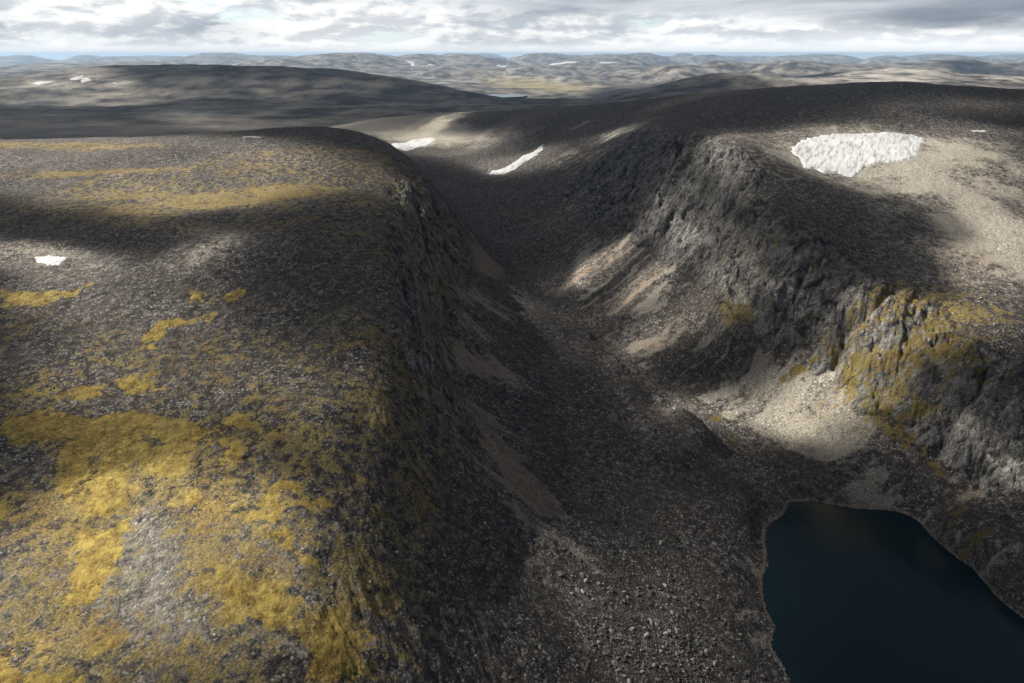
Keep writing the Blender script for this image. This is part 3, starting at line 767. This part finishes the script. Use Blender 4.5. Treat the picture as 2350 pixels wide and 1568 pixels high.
# ------------------------------------------------------------------ meshes of the ground, split where one landform ends
J, I = np.meshgrid(np.arange(NL - 1), np.arange(NA - 1), indexing='ij')
fid = np.zeros((NL - 1, NA - 1), int)
cr = rr[:-1, :-1]; cA = aa[:-1, :-1]; cX = X[:-1, :-1]; cY = Y[:-1, :-1]
PXC = lambda u: math.atan((u - CX) / FPX / cp)
fid[:] = 0
fid[cr > 2450] = 1                                                   # dark plain
hillL = (cr > 4850 + 0 * cr) & (cr < 8000) & (cA < PXC(1120))
fid[hillL] = 2
fid[(cr > 4600) & (cr < 6600) & (cA > PXC(1380)) & (cA < PXC(1890))] = 3
fid[(cr > 5600) & (cr < 9000) & (cA > PXC(1890))] = 4
fid[(cr > 6600) & (cr < 9000) & (cA > PXC(1380)) & (cA <= PXC(1890))] = 4
fid[(cr >= 5600) & (cr < 8000) & (cA >= PXC(1120)) & (cA <= PXC(1380))] = 5
fid[(cr >= 8000) & (cA <= PXC(1380))] = 5
fid[(cr >= 9000)] = 5
fid[(cr >= 11600) & (cA > PXC(1500))] = 6
fid[(cr >= 15500)] = 6
INFO = [('terrain', 'stony highland with golden moss slopes, cliffs and a scree valley'),
        ('plain', 'dark flat stony plain between the near plateau and the far hills'),
        ('hill', 'long dark rounded hill behind the plain, snow patches on its left'),
        ('hill', 'steep blue-shadowed round hill behind the right mountain shoulder'),
        ('hill', 'pale sunlit rounded hill on the far right behind the mountain'),
        ('lowland', 'yellowish lowland with a narrow blue lake before the far mountains'),
        ('mountains', 'hazy blue rounded mountains along the horizon')]
VID = np.arange(NL * NA).reshape(NL, NA)
VX = np.stack([X, Y, Z], -1).reshape(-1, 3)
att1 = np.stack([np.clip(MOSS, 0, 1), np.clip(sand_and_lit, 0, 1), ROCK, FAR], -1).reshape(-1, 4)
att2 = np.stack([RED, GREEN, GOLDN, np.clip(WETLAND, 0, 1)], -1).reshape(-1, 4)


def mesh_from(name, verts, quads, mat, cols=None, tris=False, smooth=True):
    me = bpy.data.meshes.new(name)
    k = quads.shape[1]
    me.vertices.add(len(verts)); me.vertices.foreach_set('co', np.ascontiguousarray(verts, dtype=np.float32).ravel())
    me.loops.add(quads.size); me.loops.foreach_set('vertex_index', np.ascontiguousarray(quads, dtype=np.int32).ravel())
    me.polygons.add(len(quads)); me.polygons.foreach_set('loop_start', np.arange(0, quads.size, k, dtype=np.int32))
    me.polygons.foreach_set('loop_total', np.full(len(quads), k, dtype=np.int32))
    me.update(calc_edges=True)
    if smooth:
        me.polygons.foreach_set('use_smooth', np.ones(len(quads), dtype=bool))
    for nm, dat in (cols or {}).items():
        a = me.attributes.new(nm, 'FLOAT_COLOR', 'POINT')
        a.data.foreach_set('color', np.ascontiguousarray(dat, dtype=np.float32).ravel())
    me.materials.append(mat)
    me.validate()
    ob = bpy.data.objects.new(name, me); COL.objects.link(ob)
    return ob


for k, (nm, lab) in enumerate(INFO):
    jj, ii = np.nonzero(fid == k)
    q = np.stack([VID[jj, ii], VID[jj + 1, ii], VID[jj + 1, ii + 1], VID[jj, ii + 1]], -1)
    q = q[:, ::-1]
    used, inv = np.unique(q, return_inverse=True)
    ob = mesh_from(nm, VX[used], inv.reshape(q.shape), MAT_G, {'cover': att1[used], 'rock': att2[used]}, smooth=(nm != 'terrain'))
    ob['kind'] = 'structure'; ob['label'] = lab
    if nm == 'terrain':          # closes the sheet directly below the camera
        pass

# ------------------------------------------------------------------ water
def water_material(name, deep):
    m = bpy.data.materials.new(name); m.use_nodes = True
    g = NT(m.node_tree)
    pos = g.n('ShaderNodeNewGeometry').outputs['Position']
    n = g.noise(pos, 0.55, 4.0, .6).outputs[0]
    n2 = g.noise(pos, 0.012, 3.0, .5).outputs[0]
    bump = g.n('ShaderNodeBump', ins={'Strength': .25, 'Distance': .25, 'Height': n})
    col = g.mix(n2, tuple(c * .7 for c in deep), deep)
    b = g.n('ShaderNodeBsdfPrincipled', ins={'Base Color': col, 'Roughness': .12, 'IOR': 1.333, 'Normal': bump.outputs[0]})
    o = g.n('ShaderNodeOutputMaterial'); g.link(b.outputs[0], o.inputs[0])
    return m


SW = poly_world(SHORE)
gx, gy = np.meshgrid(np.linspace(90, 700, 62), np.linspace(-60, 560, 62))
vv = np.stack([gx, gy, np.zeros_like(gx)], -1).reshape(-1, 3)
nn = 62
ids = np.arange(nn * nn).reshape(nn, nn)
q = np.stack([ids[:-1, :-1], ids[:-1, 1:], ids[1:, 1:], ids[1:, :-1]], -1).reshape(-1, 4)
cxy = (vv[q].mean(1))
keep = np.zeros(len(q), bool)
keep |= (np.abs(poly_sd(SW, cxy[:, 0], cxy[:, 1])) < 45) | (poly_sd(SW, cxy[:, 0], cxy[:, 1]) > 0)
lake = mesh_from('lake', vv, q[keep], water_material('lake_water', (0.003, 0.022, 0.031)))
lake['kind'] = 'structure'; lake['label'] = 'deep blue-black mountain lake at the foot of the scree slopes'

# distant lake in the lowland
ZFL = at_r(1165, 219, 8500)[2] + 6
fl = [at_z(u, v, ZFL) for u, v in ((1108, 220), (1135, 216.2), (1170, 216.8), (1212, 218), (1200, 222), (1150, 224), (1115, 223))]
farlake = mesh_from('lake', np.array(fl) + np.array([0, 0, 0.0]), np.array([[6, 5, 4, 3, 2, 1, 0]]), water_material('far_lake_water', (0.035, 0.11, 0.17)), smooth=False)
farlake['kind'] = 'structure'; farlake['label'] = 'narrow bright blue lake in the distant lowland'


# ------------------------------------------------------------------ snow patches
def snow_material():
    m = bpy.data.materials.new('old_snow'); m.use_nodes = True
    g = NT(m.node_tree)
    pos = g.n('ShaderNodeNewGeometry').outputs['Position']
    a_ = g.m('MULTIPLY', g.n('ShaderNodeVectorMath', operation='DOT_PRODUCT', ins={0: pos, 1: (.88, -.47, 0)}).outputs['Value'], .22)
    l_ = g.m('MULTIPLY', g.n('ShaderNodeVectorMath', operation='DOT_PRODUCT', ins={0: pos, 1: (.47, .88, 0)}).outputs['Value'], .035)
    mp = g.n('ShaderNodeCombineXYZ', ins={0: a_, 1: l_}).outputs[0]
    dirt = g.noise(mp, 1.0, 7.0, .68, .3).outputs[0]
    big = g.noise(pos, .035, 4.0, .6).outputs[0]
    c = g.mix(g.ss(dirt, .44, .66), (.60, .615, .64), (.27, .25, .235))
    c = g.mix(g.m('MULTIPLY', g.ss(big, .5, .7), .30), c, (.50, .51, .53))
    bump = g.n('ShaderNodeBump', ins={'Strength': .1, 'Distance': 1.0, 'Height': dirt})
    b = g.n('ShaderNodeBsdfPrincipled', ins={'Base Color': c, 'Roughness': .6, 'Normal': bump.outputs[0]})
    o = g.n('ShaderNodeOutputMaterial'); g.link(b.outputs[0], o.inputs[0])
    return m


MAT_S = snow_material()
SNOW = [
    ([(1815, 336), (1850, 318), (1925, 309), (1990, 309), (2030, 306), (2090, 310), (2122, 318), (2118, 335), (2105, 345), (2112, 358), (2080, 366), (2020, 375), (1985, 385), (1960, 404), (1940, 402),
      (1925, 394), (1890, 396), (1870, 385), (1845, 383), (1838, 362), (1820, 352)], 2.2, 6.0, 'largest snow patch, broad streaked ice field on the right mountain plateau'),
    ([(862, 322), (900, 327), (925, 330), (950, 322), (985, 317), (1000, 318), (995, 327), (965, 338), (935, 345), (915, 342)], 1.2, 8.0, 'white snow wedge behind the rim of the left plateau'),
    ([(1120, 398), (1130, 388), (1155, 385), (1180, 372), (1200, 358), (1225, 348), (1245, 332), (1248, 340), (1235, 355), (1215, 366), (1195, 378), (1185, 388), (1160, 398), (1140, 400)], 1.0, 7.0, 'narrow diagonal snow streak on the slope of the upper gully'),
    ([(80, 592), (115, 589), (155, 591), (148, 600), (135, 610), (112, 611), (88, 604)], .7, 2.0, 'small bright snow patch on pale rubble of the left plateau'),
    ([(70, 189), (95, 185), (122, 184), (115, 189), (90, 193)], 3, 30, 'lower left of the snow patches on the far dark hill'),
    ([(158, 182), (175, 174), (190, 172), (192, 177), (175, 182)], 3, 25, 'narrow middle snow patch on the far dark hill'),
    ([(183, 184), (192, 176), (210, 177), (207, 184), (190, 189)], 3, 25, 'blocky snow patch beside the narrow one on the far dark hill'),
    ([(256, 190), (264, 188.5), (275, 190), (266, 192.5)], 3, 12, 'tiny snow fleck right of the snow patches on the far dark hill'),
    ([(558, 315.5), (600, 315), (598, 317), (560, 317.5)], .7, 1.0, 'thin snow sliver on the skyline of the left plateau'),
    ([(930, 141), (950, 144), (957, 152), (945, 151)], 12, 60, 'thin snow streak in a gully of the horizon mountains'),
    ([(962, 152), (985, 148), (1000, 150), (980, 154)], 12, 60, 'low snow streak on the horizon mountains beside the thin one'),
    ([(1255, 147), (1320, 141), (1325, 146), (1270, 150)], 12, 70, 'widest snow streak on the distant horizon mountains'),
    ([(1140, 151), (1165, 147), (1160, 153)], 12, 50, 'small snow fleck on distant slopes in the middle of the horizon'),
    ([(1375, 143), (1412, 142), (1410, 146), (1380, 147)], 12, 50, 'snow streak below the twin summits on the horizon'),
    ([(2288, 570), (2298, 568), (2300, 575), (2290, 576)], .4, 1.0, 'tiny snow fleck on the sunlit rubble at the right edge'),
    ([(2225, 299), (2262, 300), (2262, 304), (2235, 303)], .8, 2.5, 'faint snow strip right of the large ice field'),
]
for pts, thick, wv, lab in SNOW:
    pw = poly_world(pts)
    lo, hi = pw.min(0), pw.max(0)
    pad = wv * 1.6
    nx = 150 if thick > 2 else 90
    ext = max(hi - lo) + 2 * pad
    st = max(ext / 170, .25)
    xs = np.arange(lo[0] - pad, hi[0] + pad, st); ys_ = np.arange(lo[1] - pad, hi[1] + pad, st)
    gx, gy = np.meshgrid(xs, ys_)
    sd = poly_sd(pw, gx, gy) + fbm(gx, gy, wv * 2.2, 5, .75, 301) * wv * 1.7
    hgt = thick * (sstep(sd, -wv * .25, wv * .6) - .35) + fbm(gx, gy, wv * .8, 3, .6, 305) * thick * .06
    zz = ground_z(gx, gy)
    # the snow surface is smoother than the blocks beneath it
    zs = zz.copy()
    for _ in range(24):
        zs[1:-1, 1:-1] = (zs[1:-1, 1:-1] * 2 + zs[:-2, 1:-1] + zs[2:, 1:-1] + zs[1:-1, :-2] + zs[1:-1, 2:]) / 6
    vv = np.stack([gx, gy, zs + hgt], -1).reshape(-1, 3)
    ny_, nx_ = gx.shape
    ids = np.arange(nx_ * ny_).reshape(ny_, nx_)
    q = np.stack([ids[:-1, :-1], ids[:-1, 1:], ids[1:, 1:], ids[1:, :-1]], -1).reshape(-1, 4)
    sq = sd.reshape(-1)[q].max(1)
    q = q[sq > -wv * .25]
    if len(q) == 0:
        continue
    used, inv = np.unique(q, return_inverse=True)
    vv = vv[used]
    c = vv.mean(0)
    ob = mesh_from('snow_patch', vv - c, inv.reshape(q.shape), MAT_S)
    ob.location = c.tolist()
    ob['label'] = lab; ob['category'] = 'snow patch'; ob['group'] = 'old snow patches on the slopes'


# ------------------------------------------------------------------ boulders
def boulder_material():
    m = bpy.data.materials.new('boulder_rock'); m.use_nodes = True
    g = NT(m.node_tree)
    pos = g.n('ShaderNodeNewGeometry').outputs['Position']
    tint = g.n('ShaderNodeVertexColor', layer_name='tint').outputs[0]
    n = g.noise(pos, 1.7, 4.0, .65).outputs[0]
    c = g.mix(g.ss(n, .3, .7), g.mix(1.0, tint, (.55, .55, .55), 'MULTIPLY'), g.mix(1.0, tint, (1.35, 1.32, 1.25), 'MULTIPLY'))
    bump = g.n('ShaderNodeBump', ins={'Strength': .6, 'Distance': .4, 'Height': n})
    b = g.n('ShaderNodeBsdfPrincipled', ins={'Base Color': c, 'Roughness': .85, 'Normal': bump.outputs[0]})
    o = g.n('ShaderNodeOutputMaterial'); g.link(b.outputs[0], o.inputs[0])
    return m


MAT_B = boulder_material()


def ico(sub):
    import bmesh
    bm = bmesh.new(); bmesh.ops.create_icosphere(bm, subdivisions=sub, radius=1.0)
    v = np.array([p.co[:] for p in bm.verts]); f = np.array([[p.index for p in t.verts] for t in bm.faces])
    bm.free(); return v, f


def rock_shape(v, r):
    """blocky boulder: a ball cut by random planes"""
    v = v.copy()
    for _ in range(8):
        n = r.normal(size=3); n /= np.linalg.norm(n)
        d = r.uniform(.30, .68)
        h = v @ n
        over = np.maximum(h - d, 0)
        v -= over[:, None] * n
    v *= r.uniform(.75, 1.3, 3) * np.array([1, 1, .8])
    return v


# where blocks lie: picture-surveyed fields (centre, axis ends, share, size range in metres)
FIELDS = [((1500, 1300), (1750, 1400), (1350, 950), 7000, .3, 1.2), ((1470, 1400), (1620, 1450), (1440, 1180), 7000, .4, 3.0), ((1560, 1540), (1720, 1540), (1500, 1440), 3500, .5, 2.8), ((1400, 1150), (1600, 1200), (1350, 950), 3500, .45, 1.5),
          ((1870, 960), (2030, 940), (1860, 1050), 2600, .45, 1.6), ((1500, 930), (1600, 980), (1440, 880), 1200, .5, 1.8), ((1380, 560), (1480, 640), (1280, 520), 900, .5, 2.2),
          ((400, 650), (700, 700), (350, 560), 2600, .4, 1.6), ((150, 780), (400, 800), (100, 680), 2200, .35, 1.2), ((900, 1250), (1050, 1350), (800, 1050), 2600, .3, 1.1), ((350, 1300), (800, 1400), (250, 1000), 2400, .18, .6),
          ((2270, 720), (2350, 900), (2150, 560), 1500, .5, 2.0), ((2100, 540), (2300, 560), (2000, 450), 900, .5, 2.0), ((1180, 680), (1250, 800), (1130, 600), 900, .5, 1.7), ((1650, 800), (1850, 900), (1500, 700), 1500, .4, 1.4)]


def scatter(n, c, e1, e2, r):
    c = pick(*c)[:2]; a = pick(*e1)[:2] - c; b = pick(*e2)[:2] - c
    g = r.normal(size=(n, 2)) * .62
    p = c + g[:, :1] * a + g[:, 1:] * b
    return p[:, 0], p[:, 1]


bx, by, bs = [], [], []
for (c, e1, e2, n, s0, s1) in FIELDS:
    x, y = scatter(n, c, e1, e2, rng)
    dens = fbm(x, y, 30, 3, .6, 401)
    k = dens > rng.uniform(-.7, .35, n)
    x, y = x[k], y[k]
    s = s0 + (s1 - s0) * rng.power(.30, len(x)) ** 2.8
    bx.append(x); by.append(y); bs.append(s)
# stones of the shoreline
for i in range(len(SW) - 1):
    a, b = SW[i], SW[i + 1]
    n = int(np.hypot(*(b - a)) * 5)
    t = rng.uniform(0, 1, n)
    nrm = np.array([-(b - a)[1], (b - a)[0]]); nrm /= np.linalg.norm(nrm) + 1e-9
    off = rng.normal(0, 2.2, n)
    bx.append(a[0] + (b - a)[0] * t + nrm[0] * off); by.append(a[1] + (b - a)[1] * t + nrm[1] * off)
    bs.append(rng.uniform(.3, 1.0, n) ** 1.5 * 1.4)
bx = np.concatenate(bx); by = np.concatenate(by); bs = np.concatenate(bs) * .72
bz = ground_z(bx, by)
k = (bz > -.25) & (np.hypot(bx, by) > 150)
bx, by, bz, bs = bx[k], by[k], bz[k], bs[k]
# apparent size decides which blocks stand as things of their own
depth = by * cp + (H - bz) * sp
uu = CX + bx / depth * FPX; vv_ = CY - ((by * -sp * -1) * 0 + (by * sp + (bz - H) * cp)) / depth * FPX
app = bs / depth
inside = (uu > 10) & (uu < 2340) & (vv_ > 150) & (vv_ < 1560) & (bs > .5)
zone = np.where((uu > 1200) & (vv_ > 1050) & (uu < 1760), 0, np.where(uu < 1120, 1, np.where((uu > 1600) & (vv_ > 820), 2, 3)))
ind = np.concatenate([np.nonzero(zone == z_)[0][np.argsort(-np.where(inside, app, 0)[zone == z_])][:n_] for z_, n_ in ((0, 130), (1, 50), (2, 60), (3, 50))]); rest = np.setdiff1d(np.arange(len(bx)), ind)
near_shore = (bz < 1.6)


def tints(n, shore):
    g = rng.choice([.09, .14, .2, .3, .45], n, p=[.2, .28, .28, .16, .08])
    c = np.stack([g * rng.uniform(.98, 1.10, n), g * rng.uniform(.96, 1.03, n), g * rng.uniform(.88, 1.0, n)], -1)
    sh = np.stack([rng.uniform(.16, .34, n), rng.uniform(.13, .26, n), rng.uniform(.11, .21, n)], -1)
    return np.where(shore[:, None], sh, c)


def rotmats(n):
    a = rng.uniform(0, 2 * np.pi, n); t = rng.uniform(-.5, .5, n)
    ca_, sa_ = np.cos(a), np.sin(a); ct, st_ = np.cos(t), np.sin(t)
    M = np.zeros((n, 3, 3))
    M[:, 0, 0] = ca_; M[:, 0, 1] = -sa_ * ct; M[:, 0, 2] = sa_ * st_
    M[:, 1, 0] = sa_; M[:, 1, 1] = ca_ * ct; M[:, 1, 2] = -ca_ * st_
    M[:, 2, 1] = st_; M[:, 2, 2] = ct
    return M


v0, f0 = ico(1)
shapes = np.stack([rock_shape(v0, rng) for _ in range(24)])
nr = len(rest)
sid = rng.integers(0, 24, nr)
R = rotmats(nr)
V = np.einsum('nij,nkj->nki', R, shapes[sid]) * bs[rest][:, None, None]
V += np.stack([bx[rest], by[rest], bz[rest] + bs[rest] * .15], -1)[:, None, :]
F = f0[None] + (np.arange(nr) * len(v0))[:, None, None]
tc = tints(nr, near_shore[rest])
tc4 = np.concatenate([tc, np.ones((nr, 1))], 1)
tc4 = np.repeat(tc4, len(v0), 0)
ns = near_shore[rest]
for nm, sel, lab in (('scree', ~ns, 'loose grey blocks and stones strewn over the slopes and valley floor'), ('shore_stones', ns, 'pale washed stones lining the lake shore')):
    idx = np.nonzero(sel)[0]
    Vs = V[idx].reshape(-1, 3)
    Fs = (f0[None] + (np.arange(len(idx)) * len(v0))[:, None, None]).reshape(-1, 3)
    ob = mesh_from(nm, Vs, Fs, MAT_B, {'tint': tc4.reshape(nr, len(v0), 4)[idx].reshape(-1, 4)}, smooth=False)
    ob['kind'] = 'stuff'; ob['label'] = lab

v2_, f2_ = ico(2)
protos = []
for k in range(12):
    me_v = rock_shape(v2_, rng)
    t = tints(1, np.array([False]))[0]
    t = t * 1.25
    o = mesh_from('boulder', me_v, f2_, MAT_B, {'tint': np.tile(np.append(t, 1.0), (len(v2_), 1))}, smooth=False)
    o['tone'] = 'pale' if t[0] > .24 else ('grey' if t[0] > .14 else 'dark')
    protos.append(o)
for n_, i in enumerate(ind):
    o = protos[n_] if n_ < len(protos) else protos[rng.integers(0, 12)].copy()
    if n_ >= len(protos):
        COL.objects.link(o)
    o.location = (bx[i], by[i], bz[i] + bs[i] * .2)
    o.rotation_euler = (rng.uniform(-.4, .4), rng.uniform(-.4, .4), rng.uniform(0, 6.28))
    o.scale = (bs[i],) * 3
    o['category'] = 'boulder'
    tone_ = ('large ' if bs[i] > 1.0 else 'small ') + o['tone']
    zl, zg = [('angular boulder in the block field between the dark left slope and the lake', 'boulders in the block field beside the lake'),
              ('angular boulder lying on the mossy or stony plateau slope left of the valley', 'boulders on the left slope'),
              ('angular boulder on the pale scree between the right cliff and the lake', 'boulders on the scree above the lake'),
              ('angular boulder in the upper valley or on the plateau above the right cliff', 'boulders in the upper valley and on the right plateau')][zone[i]]
    o['label'] = tone_ + ' ' + zl; o['group'] = zg


# ------------------------------------------------------------------ broken cloud deck overhead (its shadows pattern the land)
ZC = 1400.0
SH = SUN[:2] / SUN[2]


def up(p):
    return np.array([p[0] + SH[0] * (ZC - p[2]), p[1] + SH[1] * (ZC - p[2])])


def sinhgrid(c, lo, hi, n, w_):
    t = np.linspace(math.asinh((lo - c) / w_), math.asinh((hi - c) / w_), n)
    return c + w_ * np.sinh(t)


cxs = sinhgrid(up((50, 0, 100))[0], -15000, 15000, 400, 400)
cys = sinhgrid(up((0, 700, 100))[1], -9000, 11000, 400, 450)
gx, gy = np.meshgrid(cxs, cys)
wgx = gx + fbm(gx, gy, 130, 4, .6, 501) * 42
wgy = gy + fbm(gx, gy, 130, 4, .6, 511) * 42
# openings in the deck: centre, ends of the half axes, openness, edge hardness
OPEN = [((300, 1300), (870, 1400), (300, 850), .97, 5), ((110, 600), (290, 612), (110, 563), 1.0, 3), ((480, 575), (570, 535), (450, 552), .75, 3), ((300, 372), (780, 372), (300, 335), .85, 4),
        ((600, 440), (850, 420), (600, 410), .60, 3), ((250, 445), (550, 445), (250, 415), .55, 3), ((200, 690), (480, 720), (200, 630), .50, 3), ((350, 850), (800, 880), (350, 740), .50, 3), ((800, 1000), (960, 1100), (750, 850), .30, 3), ((100, 330), (500, 328), (100, 318), .8, 4),
        ((980, 300), (740, 300), (990, 270), 1.0, 5), ((1000, 335), (1130, 330), (1010, 360), .9, 3), ((1180, 375), (1270, 340), (1120, 360), .85, 3), ((1400, 312), (1440, 298), (1370, 310), .7, 3),
        ((1370, 600), (1290, 670), (1420, 600), .85, 4), ((1470, 645), (1390, 720), (1510, 675), .62, 3), ((1560, 740), (1440, 810), (1640, 740), .6, 3), ((1950, 420), (2080, 440), (1900, 400), .35, 3),
        ((1860, 915), (2040, 880), (1850, 1010), 1.0, 4), ((1515, 950), (1600, 1000), (1500, 890), .95, 4), ((2290, 420), (2450, 430), (2200, 320), .6, 3), ((1150, 720), (1200, 860), (1080, 690), .10, 3), ((1280, 1180), (1600, 1300), (1150, 850), .08, 2), ((1650, 970), (1740, 1000), (1620, 930), .8, 4), ((1400, 830), (1460, 860), (1420, 800), .35, 3),
        ((1590, 560), (1700, 630), (1540, 470), .66, 3), ((1850, 690), (2000, 790), (1740, 600), .55, 3), ((1480, 440), (1560, 480), (1420, 400), .28, 3), ((1740, 560), (1930, 720), (1620, 430), .26, 2), ((2080, 780), (2230, 700), (1960, 760), .75, 4), ((2000, 870), (2090, 880), (1990, 930), .8, 4),
        ((1980, 350), (2290, 352), (1980, 276), .95, 4), ((2200, 380), (2330, 400), (2190, 320), .55, 3), ((2310, 560), (2480, 620), (2240, 455), 1.0, 5), ((2220, 650), (2350, 670), (2190, 560), .75, 3), ((2240, 300), (2420, 310), (2240, 285), .6, 3),
        ((2200, 240), (2400, 245), (2200, 222), .4, 3), ((2260, 1050), (2360, 1050), (2190, 960), .9, 4), ((2290, 1210), (2400, 1300), (2230, 1150), .45, 3), ((1490, 1450), (1640, 1440), (1470, 1270), .46, 3), ((1600, 1250), (1700, 1300), (1550, 1130), .22, 3), ((1700, 400), (1780, 440), (1660, 350), .25, 3),
        ((1150, 640), (1180, 700), (1110, 620), .3, 3), ((700, 250), (1000, 245), (700, 290), .10, 3),
        ((130, 190), (300, 190), (130, 160), .8, 4), ((560, 205), (900, 205), (560, 180), .32, 3), ((600, 295), (850, 290), (600, 275), .3, 4), ((300, 285), (800, 280), (300, 262), .22, 2), ((1200, 205), (1340, 205), (1200, 175), .95, 3), ((2100, 175), (2400, 180), (2100, 160), 1.0, 4), ((1990, 184), (2110, 184), (1990, 176), .9, 4), ((2340, 200), (2500, 205), (2340, 195), .7, 4)]
T = np.full(gx.shape, .03)
keepv = 1 - T
for (c, e1, e2, op, hard) in OPEN:
    c3 = pick(*c); C0 = up(c3); A1 = up(pick_near(c3, e1)) - C0; A2 = up(pick_near(c3, e2)) - C0
    M = np.array([A1, A2]).T
    if abs(np.linalg.det(M)) < .15 * np.hypot(*A1) * np.hypot(*A2):
        print('flat opening', c); continue
    Im = np.linalg.inv(M)
    qx = wgx - C0[0]; qy = wgy - C0[1]
    q_ = (Im[0, 0] * qx + Im[0, 1] * qy) ** 2 + (Im[1, 0] * qx + Im[1, 1] * qy) ** 2
    keepv *= 1 - op * np.exp(-.7 * np.minimum(q_, 50) ** (hard / 2))
T = 1 - keepv
T = .62 * T + .38 * sstep(T, .12, .78) * np.minimum(1, T.max())
T = np.clip(T * (1 + .75 * fbm(gx, gy, 170, 5, .6, 521)) + .10 * sstep(fbm(gx, gy, 240, 4, .6, 523), .12, .5), 0, 1)
# away from the surveyed ground the deck simply stays broken
away = sstep(np.hypot(gx - cxs.mean(), gy - 2000), 7000, 9500) 
T = T * (1 - away) + away * sstep(fbm(gx, gy, 1500, 4, .55, 531), -.45, -.05)
hole = np.sqrt(np.clip(T, 0, 1))
thick = 45 * sstep(1 - T, 0, 1)
zb = ZC - 10 + fbm(gx, gy, 260, 3, .5, 541) * 12
zt = zb + 4 + thick * (1 + .5 * fbm(gx, gy, 220, 4, .6, 551))
ny_, nx_ = gx.shape
ids = np.arange(nx_ * ny_).reshape(ny_, nx_)
q = np.stack([ids[:-1, :-1], ids[:-1, 1:], ids[1:, 1:], ids[1:, :-1]], -1).reshape(-1, 4)
low = np.stack([gx, gy, zb], -1).reshape(-1, 3); top = np.stack([gx, gy, zt], -1).reshape(-1, 3)
N0 = nx_ * ny_
ring = np.concatenate([ids[0, :], ids[1:, -1], ids[-1, -2::-1], ids[-2:0:-1, 0]])
rn = np.roll(ring, -1)
sides = np.stack([ring, rn, rn + N0, ring + N0], -1)
quads = np.concatenate([q[:, ::-1], q + N0, sides])
ca4 = np.stack([hole, hole, hole, np.ones_like(hole)], -1).reshape(-1, 4)
mc = bpy.data.materials.new('cloud_vapour'); mc.use_nodes = True
g = NT(mc.node_tree)
at = g.n('ShaderNodeVertexColor', layer_name='gap')
tr = g.n('ShaderNodeBsdfTransparent')
df = g.n('ShaderNodeBsdfDiffuse', ins={'Color': (.72, .77, .86, 1)})
tl = g.n('ShaderNodeBsdfTranslucent', ins={'Color': (.70, .76, .88, 1)})
df = g.n('ShaderNodeMixShader', ins={0: .165, 1: df.outputs[0], 2: tl.outputs[0]})
mx = g.n('ShaderNodeMixShader', ins={0: g.n('ShaderNodeSeparateColor', ins={0: at.outputs[0]}).outputs[0], 1: df.outputs[0], 2: tr.outputs[0]})
o = g.n('ShaderNodeOutputMaterial'); g.link(mx.outputs[0], o.inputs[0])
deck = mesh_from('clouds', np.concatenate([low, top]), quads, mc, {'gap': np.concatenate([ca4, ca4])})
deck['kind'] = 'stuff'; deck['label'] = 'broken grey cloud deck overhead casting shadows on the land'

# ------------------------------------------------------------------ air
HZ_TOP = max(H, float(Z.max())) + 12.0
hzmin = float(Z.min()) - 1.0
mh = bpy.data.materials.new('haze'); mh.use_nodes = True
g = NT(mh.node_tree)
pv = g.n('ShaderNodeVolumePrincipled', ins={'Color': (.54, .76, 1.0, 1), 'Density': 3.0e-5, 'Anisotropy': .2})
o = g.n('ShaderNodeOutputMaterial'); g.link(pv.outputs[0], o.inputs['Volume'])
L = 60500.0
bv = np.array([[x, y, z] for x in (-L, L) for y in (-L, L) for z in (hzmin, HZ_TOP)])
bf = np.array([[0, 1, 3, 2], [4, 6, 7, 5], [0, 4, 5, 1], [2, 3, 7, 6], [0, 2, 6, 4], [1, 5, 7, 3]])
haze = mesh_from('haze', bv, bf, mh, smooth=False)
haze['kind'] = 'stuff'; haze['label'] = 'thin blue haze over the far hills'
print('points', len(P), 'grid', NL, NA, 'boulders', len(bx), 'zrange', Z.min(), Z.max())
